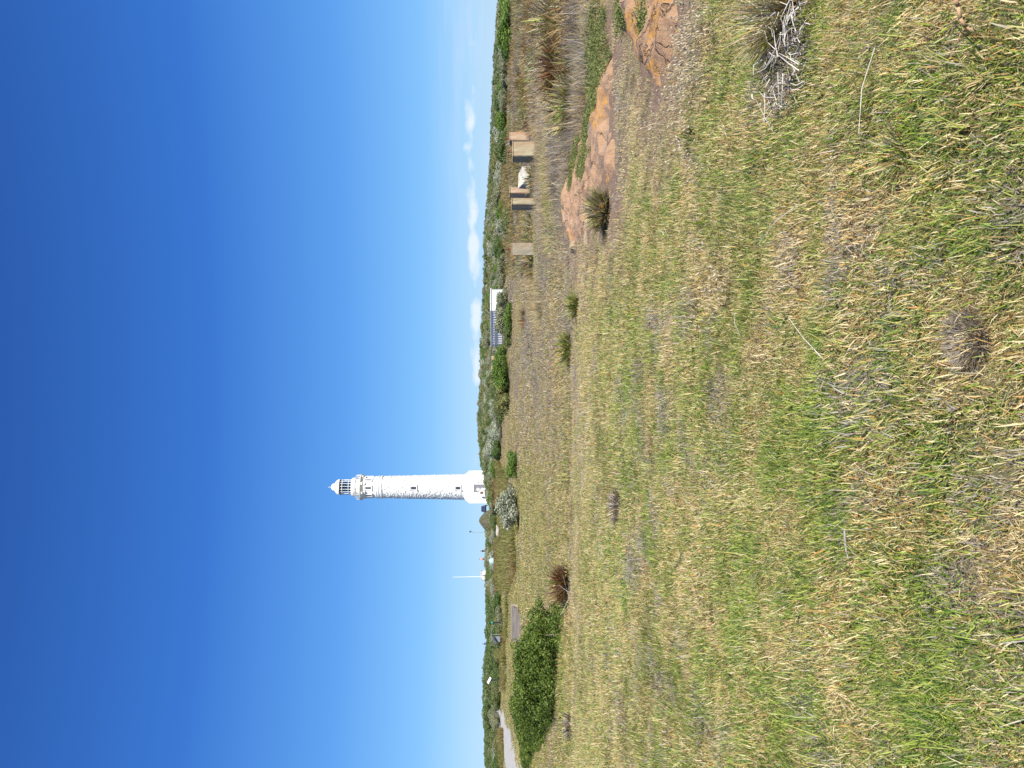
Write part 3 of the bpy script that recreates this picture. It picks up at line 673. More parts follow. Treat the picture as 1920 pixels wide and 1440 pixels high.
dpos = Vector((lp.x + (527.6 - 529) * PX, lp.y - hw - 1.1, EYE - (918 - 940) / F * LD))
ds = empty('dish_antenna', dpos); 
MB().lathe([(.02, 0), (.3, .04), (.40, .14), (.36, .16), (.02, .06)], 24).xf(Matrix.Translation((0, -.1, LZ(897.8))) @ Matrix.Rotation(R(80), 4, 'X')).build('dish', M_WHITE, ds, smooth=True)
MB().tube((0, .1, -.3), (0, .1, LZ(899)), .05, n=8).tube((0, .1, LZ(901)), (-.25, -.2, LZ(899.5)), .03, n=6).build('mast', M_STEELG, ds)
tag(ds, 'small round white disc on a post before the grey lighthouse doorway', 'dish')
ws = empty('side_wall', Vector((lp.x + (522 - 529) * PX, lp.y - hw - 1.4, dpos.z)))
sw = MB(); sw.v = [(-1.0, 0, -1), (.9, 0, -1), (1.1, 0, LZ(903.5)), (-.2, 0, LZ(897.5)), (-1.0, 0, LZ(897.5)), (-1.0, .4, -1), (.9, .4, -1), (1.1, .4, LZ(903.5)), (-.2, .4, LZ(897.5)), (-1.0, .4, LZ(897.5))]
sw.f = [(0, 1, 2, 3, 4), (9, 8, 7, 6, 5), (0, 5, 6, 1), (1, 6, 7, 2), (2, 7, 8, 3), (3, 8, 9, 4), (4, 9, 5, 0)]
sw.build('wall', M_WHITE, ws); MB().box(-.35, .25, -.02, 0, LZ(907), LZ(901.5)).build('plaque', M_RUST, ws)
tag(ws, 'low white wall with a sloping end beside the lighthouse doorway', 'wall')

# ------------------------------------------------------------------ parked car by the lighthouse
p = at(486, 196); p.z = EYE - (914 - 940) / F * 196
car = empty('parked_car', p, R(8)); tag(car, 'dark navy car seen end on, just left of the lighthouse base', 'car')
bm = bmesh.new()
secs = [(-2.1, .62, .45, .55), (-2.0, .82, .3, .95), (-1.2, .88, .28, 1.02), (.9, .88, .28, .95), (1.9, .82, .3, .82), (2.1, .7, .4, .65)]
rings = []
for (y, hw_, zb2, zt2) in secs:
    ring = []
    for (fx, fz) in ((-1, .15), (-1, .7), (-.9, 1), (.9, 1), (1, .7), (1, .15), (.85, 0), (-.85, 0)):
        ring.append(bm.verts.new((fx * hw_, y, zb2 + (zt2 - zb2) * fz)))
    rings.append(ring)
for a, b in zip(rings, rings[1:]):
    for i in range(8): bm.faces.new((a[i], a[(i + 1) % 8], b[(i + 1) % 8], b[i]))
bm.faces.new(rings[0][::-1]); bm.faces.new(rings[-1]); bmesh.ops.recalc_face_normals(bm, faces=list(bm.faces))
me = bpy.data.meshes.new('body'); bm.to_mesh(me); bm.free(); me.materials.append(M_NAVY); ob_ = link('body', me, car)
s2 = ob_.modifiers.new('bevel', 'BEVEL'); s2.width = .05; s2.segments = 2
cbn = MB(); cbn.v = [(-.8, -1.7, .94), (.8, -1.7, .94), (.8, 1.1, .94), (-.8, 1.1, .94), (-.62, -1.2, 1.48), (.62, -1.2, 1.48), (.62, .3, 1.5), (-.62, .3, 1.5)]
cbn.f = [(4, 5, 6, 7), (0, 1, 5, 4), (1, 2, 6, 5), (2, 3, 7, 6), (3, 0, 4, 7)]; cbn.build('cabin', M_NAVY, car, bevel=.04)
MB().box(-.6, .6, -1.62, -1.58, 1.02, 1.36).xf(Matrix.Translation((0, .28, -.09)) @ Matrix.Rotation(0, 4, 'X')).build('rear_window', M_DARK, car)
for sx_ in (-1, 1):
    MB().box(sx_ * .7 - .1, sx_ * .7 + .1, -2.12, -2.02, .68, .82).build('tail_light', M_RUST, car)
    for yy in (-1.35, 1.3):
        MB().tube((sx_ * .72, yy, .32), (sx_ * .93, yy, .32), .33, n=18).build('wheel', M_RUBBER, car)

# ------------------------------------------------------------------ corrugated shed
sp_ = at(857, 100); SH = 2.75; zbase = EYE - (948 - 940) / F * 100 - .75 ; ztop = EYE - (919 - 940) / F * 100
sh = empty('steel_shed', (sp_.x, sp_.y, zbase)); tag(sh, 'white corrugated steel shed behind round grey green shrubs', 'shed')
SHH = ztop - zbase; dl = Vector((-.71, .705, 0)).normalized(); dr_ = Vector((.705, .71, 0)).normalized(); LL, LR = 5.9, 4.3
def corr(a, d, length, nrm, pitch, depth, z0, z1, mat, name):
    n = int(length / pitch); mb = MB(); 
    pts = []
    for i in range(n):
        for (f_, o_) in ((0, 0), (.35, 0), (.5, depth), (.85, depth)):
            q = a + d * ((i + f_) * pitch) + nrm * o_; pts.append(q)
    pts.append(a + d * length)
    for q in pts: mb.v += [(q.x, q.y, z0), (q.x, q.y, z1)]
    mb.f = [(2 * i, 2 * i + 2, 2 * i + 3, 2 * i + 1) for i in range(len(pts) - 1)]
    return mb.build(name, mat, sh)
O = Vector((0, 0, 0)); nL = Vector((-dr_.x, -dr_.y, 0)); nR = Vector((dr_.y, -dr_.x, 0))
corr(O, dl, LL, nL, .40, .07, 0, SHH - .1, M_CORR, 'wall'); corr(O, dr_, LR, nR, .2, .03, 0, SHH - .1, M_CORR, 'wall')
corr(dl * LL, dr_, LR, -nR, .3, .03, 0, SHH - .1, M_CORR, 'wall'); corr(dr_ * LR, dl, LL, -nL, .3, .03, 0, SHH - .1, M_CORR, 'wall')
rf = MB(); c4 = [O + nL * .12 + nR * .12, dr_ * (LR + .12) + nR * .12, dr_ * (LR + .12) + dl * (LL + .12), dl * (LL + .12) + nL * .12]
for z in (SHH - .1, SHH): rf.v += [(q.x, q.y, z) for q in c4]
rf.f = [(0, 3, 2, 1), (4, 5, 6, 7)] + [(i, (i + 1) % 4, 4 + (i + 1) % 4, 4 + i) for i in range(4)]; rf.build('roof', M_CORR, sh)
for q in (O, dr_ * LR, dl * LL): MB().box(q.x - .07, q.x + .07, q.y - .07, q.y + .07, 0, SHH - .1).build('corner_post', M_STEELG, sh)
for z in (SHH - .55, SHH - 1.5):
    a = dl * 2.1 + nL * .1; b = dl * (LL - .05) + nL * .1; MB().tube((a.x, a.y, z), (b.x, b.y, z), .05, n=6).build('rail', M_STEELG, sh)
# bollards / timber stubs left of the shed
for i, (u, vt, vb, lab, mt) in enumerate(((783, 925, 938, 'pale leaning timber post just left of the shed', M_PLANK), (767, 922, 930, 'square brown concrete stub, right one of two left of the shed', M_CONC_R), (748, 921, 929, 'square brown concrete stub, left one of two left of the shed', M_CONC_R))):
    d = 118; x = (u - CU) / F * d; zt_ = EYE - (vt - 940) / F * d; hh = (vb - vt) / F * d + 1.0; ww = .34 if i else .14
    o = MB().box(-ww, ww, -ww, ww, 0, hh).build('timber_post' if i == 0 else 'concrete_stub', mt, bevel=.03, loc=(x, d, zt_ - hh), rz=.5); tag(o, lab, 'post' if i == 0 else 'stub', None if i == 0 else 'concrete stubs left of the shed')

# ------------------------------------------------------------------ timber ramp
dp = at(264, 60); dk = empty('timber_ramp', (dp.x, dp.y, dp.z), R(6))
for k in range(7):
    z0 = .02 + k * .10; y0 = k * .28
    s = MB().box(-1.35 + (.3, .1, 0, .05, 0, .04, 0)[k], 1.3 - (.5, .3, .1, 0, .06, 0, .02)[k], -.02, .21, 0, .06).xf(Matrix.Translation((0, y0, z0)) @ Matrix.Rotation(R(20), 4, 'X')); s.build('plank', M_PLANK, dk, bevel=.01)
MB().box(-1.42, 1.36, 1.96, 2.1, .2, .76).build('edge_board', M_CONC_G, dk, bevel=.01)
MB().box(-1.3, 1.2, .3, 1.95, -.3, .05).build('support', M_TWIG, dk)
tag(dk, 'low sloping ramp of weathered grey timber planks in the grass', 'ramp')

# ------------------------------------------------------------------ small far things
def standing(u, vb, d): x = (u - CU) / F * d; return Vector((x, d, EYE - (vb - 940) / F * d))
p = standing(273, 934, 112); o = empty('marker_post', p); MB().tube((0, 0, -.4), (0, 0, .62), .10, n=10).build('post', M_BLACK, o); MB().lathe([(.01, 1.02), (.1, 1.0), (.14, .9), (.14, .62), (.01, .62)], 14).build('cap', M_TEAL, o, smooth=True)
tag(o, 'dark post with a teal cap behind the timber ramp', 'post')
p = standing(165, 934, 112); o = empty('information_panel', p); MB().box(-.09, .09, -.06, .06, -.5, 1.1).build('post', M_BLACK, o)
MB().box(-.50, .40, -.2, .2, -.02, .03).xf(Matrix.Translation((0, 0, 1.22)) @ Matrix.Rotation(R(28), 4, 'Y') @ Matrix.Rotation(R(34), 4, 'X')).build('panel', M_CREAM, o)
tag(o, 'slanted pale information panel on a dark post beside the road', 'sign')
p = standing(242, 931, 110); o = empty('hatch_cover', p, R(-12)); MB().box(-.45, .4, -.3, .3, 0, .08).xf(Matrix.Translation((0, 0, .25)) @ Matrix.Rotation(R(-28), 4, 'Y') @ Matrix.Rotation(R(30), 4, 'X')).build('panel', M_SLATE, o)
MB().box(-.4, .35, -.1, .1, -.5, .2).build('frame', M_STEELG, o)
MB().tube((.9, -.4, .75), (-1.0, -.4, -.1), .035, n=6).tube((.9, -.4, .75), (.9, -.4, -.6), .03, n=6).build('handrail', M_STEELG, o)
tag(o, 'dark slate coloured sloping hatch with a thin handrail among the shrubs', 'hatch')
p = standing(359, 905, 212); o = empty('flagpole', p); MB().tube((0, 0, -1.5), (-.1, 0, 55 / F * 212), .10, .05, 8).build('pole', M_WHITE, o); MB().lathe([(.01, 0), (.12, .08), (.01, .2)], 10).xf(Matrix.Translation((-.1, 0, 55 / F * 212))).build('finial', M_WHITE, o)
tag(o, 'tall thin white flagpole on the skyline', 'flagpole')
p = standing(361.5, 910, 215); o = empty('white_hut', p); MB().box(-1.2, 1.2, -.9, .9, -1.5, 1.05).build('wall', M_WHITE, o, bevel=.02); MB().box(-1.3, 1.3, -1, 1, 1.052, 1.18).build('roof', M_WHITE, o); MB().box(-.2, .35, -.93, -.9, .1, .8).build('window', M_STEELG, o)
tag(o, 'tiny low white hut behind the flagpole', 'hut')
p = standing(442, 906, 165); o = empty('weather_mast', p)
MB().tube((0, 0, -1), (0, 0, 2.35), .045, n=6).tube((-.45, 0, 2.3), (.45, 0, 2.3), .02, n=5).build('pole', M_STEELG, o)
MB().lathe([(.01, 2.45), (.13, 2.5), (.19, 2.68), (.13, 2.85), (.01, 2.9)], 12).xf(Matrix.Translation((.16, 0, 0))).build('sensor', M_SLATE, o); MB().tube((.16, 0, 2.3), (.16, 0, 2.46), .02, n=5).build('bracket', M_STEELG, o)
tag(o, 'thin weather mast with a dark round sensor left of the lighthouse', 'mast')
p = standing(388, 922, 112); o = empty('turquoise_cover', p); MB().lathe([(.46, -.25), (.45, .05), (.38, .2), (.25, .32), (.08, .38), (.01, .39)], 20).build('shell', M_TURQ, o, smooth=True); MB().tube((.5, 0, .1), (.75, 0, .35), .05, n=6).build('handle', M_TURQ, o)
tag(o, 'pale turquoise rounded cover among the grey shrubs', 'cover')
# rocky mound
p = at(463, 158); p.z = EYE - (916 - 940) / F * 158
V = []; nn = 40; 
for j in range(14):
    for i in range(nn):
        t = 2 * math.pi * i / nn; r = 1 - j / 13; rr = 1.9 * r * (1 + .25 * float(fbm(math.cos(t) * 1.5 + 5, math.sin(t) * 1.5, 3, 3)))
        z = 1.75 * (1 - r**1.5) * 1.0 + (.25 * float(fbm(math.cos(t) * 3 + 9, math.sin(t) * 3 + r * 3, 8, 3)) if r > 0 else .1)
        V.append((rr * math.cos(t) + .25 * (1 - r), rr * math.sin(t), z - .5 * (j == 0)))
Fc = [[j * nn + i, j * nn + (i + 1) % nn, (j + 1) * nn + (i + 1) % nn, (j + 1) * nn + i] for j in range(13) for i in range(nn)]
mo = empty('rocky_mound', p); link('rock', npmesh('rock', V, Fc, mottled('mossy_rock', (.045, .06, .02), (.11, .09, .06), 1.6, .95, .8, .1, fine=6)), mo)
vv, ff, aa = crown([(0, 0, .9, 1.1, 1.1, .7), (-.7, 0, .4, .8, .8, .5), (.8, 0, .4, .7, .7, .5)], 700, .09, 66); link('foliage', npmesh('foliage', vv, ff, M_LF_DARK, aa), mo)
tag(mo, 'pointed rocky mound with low green growth left of the lighthouse', 'mound')

# ------------------------------------------------------------------ people (a few pixels tall on the skyline)
def person(p, rz, top, legs, label, sit=False):
    o = empty('person', p, rz)
    J = [(0, 0, .95), (0, 0, 1.15), (0, 0, 1.40), (0, 0, 1.52), (0, -.01, 1.63), (0, -.02, 1.74),
         (.09, 0, .88), (.10, -.02, .48), (.10, .02, .06), (.11, -.13, .03), (-.09, 0, .88), (-.10, .03, .48), (-.11, .06, .06), (-.12, -.09, .03),
         (.19, 0, 1.40), (.24, .02, 1.14), (.25, -.05, .90), (-.19, 0, 1.40), (-.24, .02, 1.14), (-.22, -.12, .93)]
    E = [(0, 1), (1, 2), (2, 3), (3, 4), (4, 5), (0, 6), (6, 7), (7, 8), (8, 9), (0, 10), (10, 11), (11, 12), (12, 13), (2, 14), (14, 15), (15, 16), (2, 17), (17, 18), (18, 19)]
    Rr = [.14, .13, .14, .06, .09, .085, .085, .06, .04, .035, .085, .06, .04, .035, .06, .042, .03, .06, .042, .03]
    me = bpy.data.meshes.new('body'); me.from_pydata(J, E, []); me.materials.append(M_SKIN); b = link('body', me, o)
    sk = b.modifiers.new('skin', 'SKIN'); sk.use_smooth_shade = True
    for i, r in enumerate(Rr): me.skin_vertices[0].data[i].radius = (r, r * .8)
    me.skin_vertices[0].data[0].use_root = True
    b.modifiers.new('sub', 'SUBSURF').levels = 1
    def ell(prof, c, m_, nm, sx=1, sy=1, n=16):
        q = MB().lathe(prof, n); q.xf(Matrix.Translation(c) @ Matrix.Diagonal((sx, sy, 1, 1))); q.build(nm, m_, o, smooth=True)
    ell([(.18, .9), (.185, 1.1), (.21, 1.35), (.15, 1.47), (.06, 1.5)], (0, 0, 0), top, 'shirt', 1.08, .72)
    tr = MB()
    for s, yk, ya in ((.095, -.02, .02), (-.095, .03, .06)):
        tr.path([(s, 0, .96), (s * 1.1, yk, .48), (s * 1.15, ya, .1)], .115, .075, 10)
    tr.build('trousers', legs, o, smooth=True)
    for s, pts in ((1, [(.2, 0, 1.40), (.245, .02, 1.14)]), (-1, [(-.2, 0, 1.40), (-.245, .02, 1.14)])): MB().path(pts, .075, .055, 8).build('sleeve', top, o, smooth=True)
    ell([(.09, 1.66), (.105, 1.74), (.085, 1.82), (.01, 1.85)], (0, .015, 0), M_HAIR, 'hair')
    return tag(o, label, 'person')
person(standing(233, 917, 218), .5, M_BLUEC, M_BLACK, 'person in dark blue standing on the skyline beside a dark bench')
person(standing(392, 912, 205), .3, M_PINK, M_BLACK, 'person in a salmon top half hidden by scrub on the skyline')
person(standing(407, 914, 205), -.4, M_BLACK, M_BLACK, 'person in black half hidden by scrub, right of the salmon one')
p = standing(219, 915, 220); o = empty('bench', p); MB().box(-1.1, 1.1, -.25, .25, .42, .50).build('seat', M_SLATE, o); MB().box(-1.1, 1.1, .22, .28, .55, .80).build('backrest', M_SLATE, o)
for s in (-.95, .95): MB().box(s - .06, s + .06, -.22, .27, -.6, .55).build('leg', M_SLATE, o)
tag(o, 'dark bench silhouetted on the skyline', 'bench')

# ------------------------------------------------------------------ large left bush (one hedge-like plant)
g0 = random.Random(4); BL = []
spine = [((1112, 1073), 1054), ((1145, 1068), 1030), ((1180, 1062), 985), ((1210, 1056), 966), ((1240, 1054), 950), ((1270, 1052), 944), ((1310, 1048), 942), ((1345, 1036), 946), ((1370, 1026), 952), ((1395, 1010), 966), ((1440, 996), 974)]
bp0 = gp(180, 1044); BP = []
for (yy, xb), vt in spine:
    q = gp(1440 - yy, xb); q = q * 1.0; d = q.y + .3
    BP.append((Vector(((1440 - yy - CU) / F * d, d, 0)), max(.12, EYE - (vt - 940) / F * d)))
for i in range(len(BP) - 1):
    (a, ha), (b, hb) = BP[i], BP[i + 1]; n_ = max(5, int((b - a).length / .17))
    for k in range(n_):
        t = (k + g0.random()) / n_; c = a.lerp(b, t); h = ha + (hb - ha) * t
        for q in range(3):
            rr = max(.11, h * g0.uniform(.09, .25)); dz = rr * .15 + g0.uniform(.0, 1.) * max(0, h - rr * 1.7); back = (dz / h) * .8 + g0.uniform(-.1, .35)
            BL.append((c.x + g0.uniform(-.35, .35) - bp0.x, c.y + back - bp0.y, dz - rr * .1, rr * 1.15, rr * 1.1, rr * .85))
bo = empty('coastal_bush', (bp0.x, bp0.y, bp0.z))
vv, ff, aa = crown(BL, 5200, .034, 12, .5, (.7, 1.1), .0, .55)
link('crown', npmesh('crown', vv, ff, M_LF_BUSH, aa), bo)
for i in range(14):
    tb = MB()
    a, h = BP[2 + g0.randrange(len(BP) - 4)]; b = a + Vector((g0.uniform(-.6, .6), g0.uniform(.5, 1.0), 0)) - bp0; a2 = b + Vector((g0.uniform(-.3, .3), g0.uniform(-.1, .2), 0))
    tb.path([(a2.x, a2.y, -.05), ((a2.x + b.x) / 2, (a2.y + b.y) / 2, h * .25), (b.x, b.y, h * .45)], .025, .01, 5); tb.build('stem', M_TWIG, bo)
for i in range(9):   # bare sticks lying out of the lower right end
    tb = MB(); q = BP[0][0].lerp(BP[1][0], g0.random()) - bp0 + Vector((.1, -.3, 0)); e = q + Vector((g0.uniform(-.4, .6), g0.uniform(-.2, .2), g0.uniform(.05, .3)))
    tb.tube((q.x, q.y, 0), tuple(e), .006, .003, 5); tb.build('bare_stick', M_STICK, bo)
tag(bo, 'largest bush, deep glossy green, spreading at the left beside the road', 'bush')

# ------------------------------------------------------------------ individual shrubs
def S(y, xb, w_px, h_px, kind, label, **k):
    p = gp(1440 - y, xb, 260); d = p.y; return shrub_at(p, w_px / F * d * 1.2, h_px / F * d * 1.25, kind, label, **k)
S(951, 974, 64, 34, 'grey', 'round grey shrub with a dark hollow underside at the meadow edge below the lighthouse')
S(872, 971, 44, 20, 'bright', 'small bright green bush, right of the round grey shrub')
S(838, 938, 46, 24, 'pale', 'silvery pale shrub at the foot of the scrub, right of the lighthouse')
S(810, 935, 30, 18, 'pale', 'small silvery shrub on the right of the larger silvery one')
S(567, 955, 42, 21, 'sage', 'domed sage green shrub before the right half of the shed')
S(600, 961, 46, 27, 'sage', 'largest sage shrub, before the middle of the shed')
S(630, 963, 34, 16, 'deep', 'dark lower shrub before the left corner of the shed')
S(590, 964, 40, 16, 'bright', 'bright green low shrub below the sage shrubs by the shed')
S(705, 957, 60, 30, 'bright', 'wide bright green shrub left of the shed')
S(748, 958, 44, 24, 'olive', 'olive shrub between the wide bright green one and the silvery shrubs')
S(728, 957, 30, 14, 'pale', 'low silvery shrub in front of the wide bright green one')
S(50, 965, 95, 26, 'bright', 'long bright green shrub at the far right of the scrub')
S(12, 964, 50, 22, 'bright', 'bright green shrub cut by the right edge of the photo')
S(135, 957, 30, 13, 'bright', 'small bright green shrub right of the rightmost pillar')
S(413, 967, 46, 22, 'deep', 'dark green shrub behind the gap between the left pillars')
S(435, 965, 30, 20, 'sage', 'sage shrub just right of the leftmost pillar')
S(275, 956, 50, 22, 'deep', 'dark shrub behind the widest pillar')
S(1020, 911, 26, 12, 'grey', 'grey shrub under the weather mast')
S(1180, 934, 60, 19, 'deep', 'dark green shrub behind the teal capped post')
S(1230, 934, 50, 18, 'deep', 'dark green shrub between the ramp and the information panel')
S(1275, 932, 54, 21, 'deep', 'tall dark shrub behind the information panel')
S(1345, 930, 54, 18, 'deep', 'dark shrub rising on the skyline beyond the road')
# scrub rows on the slope: individual copies, nearest first
SC_U = [-600, 0, 100, 200, 300, 400, 530, 600, 640, 750, 850, 900, 1000, 1150, 1300, 1440, 2100]
SC_D = [125, 125, 125, 118, 120, 140, 140, 108, 103, 84, 108, 96, 102, 108, 98, 92, 90]
GL = {'deep': 'dark green scrub shrub in the crowded belt below the skyline', 'sage': 'sage green scrub shrub in the crowded belt below the skyline', 'grey': 'grey green scrub shrub in the crowded belt below the skyline', 'olive': 'olive scrub shrub in the crowded belt below the skyline', 'pale': 'silvery scrub shrub in the crowded belt below the skyline', 'bright': 'bright green scrub shrub in the crowded belt below the skyline'}
GG = {k: k + ' shrubs of the scrub belt' for k in GL}
kinds_ = ['sage'] * 5 + ['deep'] * 3 + ['olive'] * 3 + ['grey'] * 3 + ['bright'] * 2 + ['pale']
cnt = 0
for row in range(3):
    u = -30.0
    while u < 1470:
        d0 = float(np.interp(u, SC_U, SC_D)) + row * 5.5 + random.uniform(-1.5, 1.5)
        near_shed = 780 < u < 905 and d0 < 112
        if not near_shed:
            kk = random.choice(kinds_); 
            if u < 320: kk = random.choice(['deep', 'deep', 'olive', 'sage', 'deep'])
            p = at(u, d0); wpx = random.uniform(2.2, 3.8)
            shrub_at(p, wpx, random.uniform(1.2, 2.0), kk, GL[kk], group=GG[kk]); cnt += 1
        u += random.uniform(26, 44)

# ------------------------------------------------------------------ instancing for what nobody could count
def instancer(name, label, P, rot, scale, pick, attrs, objs, cat='plants'):
    cl = bpy.data.collections.new(name + '_shapes')
    for i, me in enumerate(objs):
        q = bpy.data.objects.new('shape_%03d' % i, me); cl.objects.link(q)
    n = len(P); me = bpy.data.meshes.new(name); me.vertices.add(n); me.vertices.foreach_set('co', np.asarray(P, np.float32).ravel())
    a = me.attributes.new('rot', 'FLOAT_VECTOR', 'POINT'); a.data.foreach_set('vector', np.asarray(rot, np.float32).ravel())
    a = me.attributes.new('scl', 'FLOAT_VECTOR', 'POINT'); a.data.foreach_set('vector', np.asarray(scale, np.float32).ravel())
    a = me.attributes.new('pick', 'INT', 'POINT'); a.data.foreach_set('value', np.asarray(pick, np.int32))
    for k, v in attrs.items():
        a = me.attributes.new(k, 'FLOAT', 'POINT'); a.data.foreach_set('value', np.asarray(v, np.float32))
    me.update(); o = link(name, me)
    ng = bpy.data.node_groups.new(name, 'GeometryNodeTree')
    ng.interface.new_socket('Geometry', in_out='INPUT', socket_type='NodeSocketGeometry'); ng.interface.new_socket('Geometry', in_out='OUTPUT', socket_type='NodeSocketGeometry')
    gi = ng.nodes.new('NodeGroupInput'); go = ng.nodes.new('NodeGroupOutput')
    iop = ng.nodes.new('GeometryNodeInstanceOnPoints'); ci = ng.nodes.new('GeometryNodeCollectionInfo'); ci.inputs['Collection'].default_value = cl
    ci.inputs['Separate Children'].default_value = True; ci.inputs['Reset Children'].default_value = True
    def na_(nm, t):
        x = ng.nodes.new('GeometryNodeInputNamedAttribute'); x.data_type = t; x.inputs['Name'].default_value = nm
        return [s for s in x.outputs if s.enabled and s.name == 'Attribute'][0]
    l = ng.links; l.new(gi.outputs[0], iop.inputs['Points']); l.new(ci.outputs[0], iop.inputs['Instance'])
    iop.inputs['Pick Instance'].default_value = True; l.new(na_('pick', 'INT'), iop.inputs['Instance Index'])
    l.new(na_('rot', 'FLOAT_VECTOR'), iop.inputs['Rotation']); l.new(na_('scl', 'FLOAT_VECTOR'), iop.inputs['Scale'])
    l.new(iop.outputs[0], go.inputs[0])
    md = o.modifiers.new('scatter', 'NODES'); md.node_group = ng
    tag(o, label, cat, kind='stuff'); return o
def scatter(dens, d0, d1, margin=1.05, uv=None):
    """random points in the wedge seen by the camera, dens(d) per square metre via rejection on depth"""
    pad = 2.6; wmax = .482 * margin * d1 + pad; n = int(2 * wmax * (d1 - d0) * dens)
    y = rng.uniform(d0, d1, n); x = rng.uniform(-wmax, wmax, n); k = np.abs(x) < .482 * margin * y + pad; x = x[k]; y = y[k]
    return x, y
def free(x, y, soft=True):
    k = ~inpoly(x, y, ROAD)
    for P in (ROCK1, ROCK2): k &= ~(inpoly(x, y, P) | (polydist(x, y, P) < .04))
    k &= ~inpoly(x, y, DECK_P)
    return k
# far scrub mass behind the front rows
x, y = scatter(.17, 86, 262, 1.25); u = CU + F * x / y
k = (y > np.interp(u, SC_U, SC_D) + 13) & ~((u > 395) & (u < 570) & (y > 194) & (y < 215) & False)
k &= ~((np.abs(x - lp.x) < 6) & (np.abs(y - lp.y) < 7)); k &= ~((u > 425) & (u < 490) & (y < 200)); k &= free(x, y)
k &= ~((u > 735) & (u < 800) & (y > 105) & (y < 120)); k &= ~((u > 360) & (u < 570) & (y < 165)); k &= ~((u > 455) & (u < 505) & (y > 150))
x = x[k]; y = y[k]; u = u[k]; n = len(x)
kk_ = list(KM); shapes = [SHM[q, j] for q in kk_ for j in range(2)]
zone = fbm(x * .05, y * .05, 77, 3); w_ = np.where(zone > .55, 1, 0)
ch = rng.choice(6, n, p=[.24, .12, .26, .16, .04, .18]); ch = np.where((u < 330) & (rng.uniform(0, 1, n) < .75), 0, ch); ch = np.where((u > 1100) & (ch == 1), 0, ch)
sc_ = rng.uniform(.65, 1.25, n); hh = rng.uniform(.45, .95, n) * (.75 + .5 * zone)
instancer('coastal_scrub', 'dense low coastal scrub covering the ridge up to the skyline', np.stack([x, y, H(x, y) - .05], 1), np.stack([0 * x, 0 * x, rng.uniform(0, 6.28, n)], 1),
          np.stack([sc_, sc_, hh], 1), ch * 2 + rng.integers(0, 2, n), {}, shapes, 'scrub')

# short grass
tufts = []
for i in range(10):
    n_ = 150; V, Fc, A = blades(n_, .13, .016, .062, .0026, .0048, (.2, 1.2), (.2, 1.25), 300 + i, comb=1.0); tufts.append(npmesh('tuft', V, Fc, M_GRASS, A))
for i in range(4):     # taller, greener, wider blades
    V, Fc, A = blades(30, .07, .05, .13, .003, .0056, (.2, .9), (.2, 1.0), 340 + i, comb=.8); tufts.append(npmesh('tuft', V, Fc, M_GRASS, A))
for i in range(4):     # coarse patch for the distance
    V, Fc, A = blades(520, .45, .03, .10, .005, .009, (.3, 1.2), (.1, .9), 360 + i); tufts.append(npmesh('tuft', V, Fc, M_GRASS, A))
for i in range(4):     # very far patch
    V, Fc, A = blades(800, 1.1, .05, .16, .014, .03, (.3, 1.0), (.1, .8), 380 + i); tufts.append(npmesh('tuft', V, Fc, M_GRASS, A))
GX_ = []
def addgrass(dens, d0, d1, lo, hi, s0, s1, thin=True, keep=1.0):
    x, y = scatter(dens, d0, d1); k = free(x, y); x = x[k]; y = y[k]
    u = CU + F * x / y; k = y < np.interp(u, SC_U, SC_D) + 4; x = x[k]; y = y[k]
    so_ = soilmask(x, y); k = rng.uniform(0, 1, len(x)) > so_ * .5 * (1 if thin else .5); x = x[k]; y = y[k]; so_ = so_[k]; n = len(x)
    u_ = CU + F * x / y; gm = greenmask(x, y); dead = np.clip((fbm(x * 4.5, y * 3.0, 51, 4) - .57) * 5, 0, .6) * np.clip((fbm(x * .8, y * .6, 53, 3) - .35) * 4, 0, 1) + so_ * .25 + .05
    belt = np.clip((y - 15) / 8, 0, 1) * np.clip((u_ - 520) / 250, 0, 1)
    dead = dead + .75 * belt * np.clip((fbm(x * .35, y * .25, 57, 4) - .30) * 3.5, 0, 1)
    s = rng.uniform(s0, s1, n) * (.45 + 1.1 * fbm(x * 3.1, y * 3.1, 61, 3)) * (1 - .35 * so_)
    GX_.append((np.stack([x, y, H(x, y)], 1), rng.integers(lo, hi, n), s, np.clip(gm - so_ * .25, 0, 1), np.clip(dead, 0, .95)))
addgrass(300, 1.1, 5.5, 0, 10, .8, 1.3); addgrass(42, 1.1, 9, 10, 14, .7, 1.2)
addgrass(170, 5.5, 10, 0, 10, 1.0, 1.5); addgrass(75, 10, 20, 0, 10, 1.3, 1.9)
addgrass(11, 18, 42, 14, 18, .9, 1.4); addgrass(1.6, 38, 150, 18, 22, .5, 1.0, keep=.5)
P = np.concatenate([a[0] for a in GX_]); pk = np.concatenate([a[1] for a in GX_]); s = np.concatenate([a[2] for a in GX_]); ti = np.concatenate([a[3] for a in GX_]); de = np.concatenate([a[4] for a in GX_])
# only the clearly green spots keep the tall green blades
k = ~((pk >= 10) & (pk < 14) & (ti < .40)); P = P[k]; pk = pk[k]; s = s[k]; ti = ti[k]; de = de[k]; ti = np.where((pk >= 10) & (pk < 14), np.clip(ti + .25, 0, 1), ti)
n = len(P); swirl = fbm(P[:, 0] * .7, P[:, 1] * .7, 91, 3) * 3.6 - .6 + rng.normal(0, .8, n)
rot = np.stack([rng.normal(0, .12, n), rng.normal(0, .12, n), swirl], 1)
instancer('grass', 'short mixed green and straw coloured grass over the whole foreground', P, rot, np.stack([s, s, s * rng.uniform(.6, 1.7, n)], 1), pk, {'tint': ti, 'dead': de}, tufts, 'grass')
print('grass instances', n, 'scrub things', cnt)

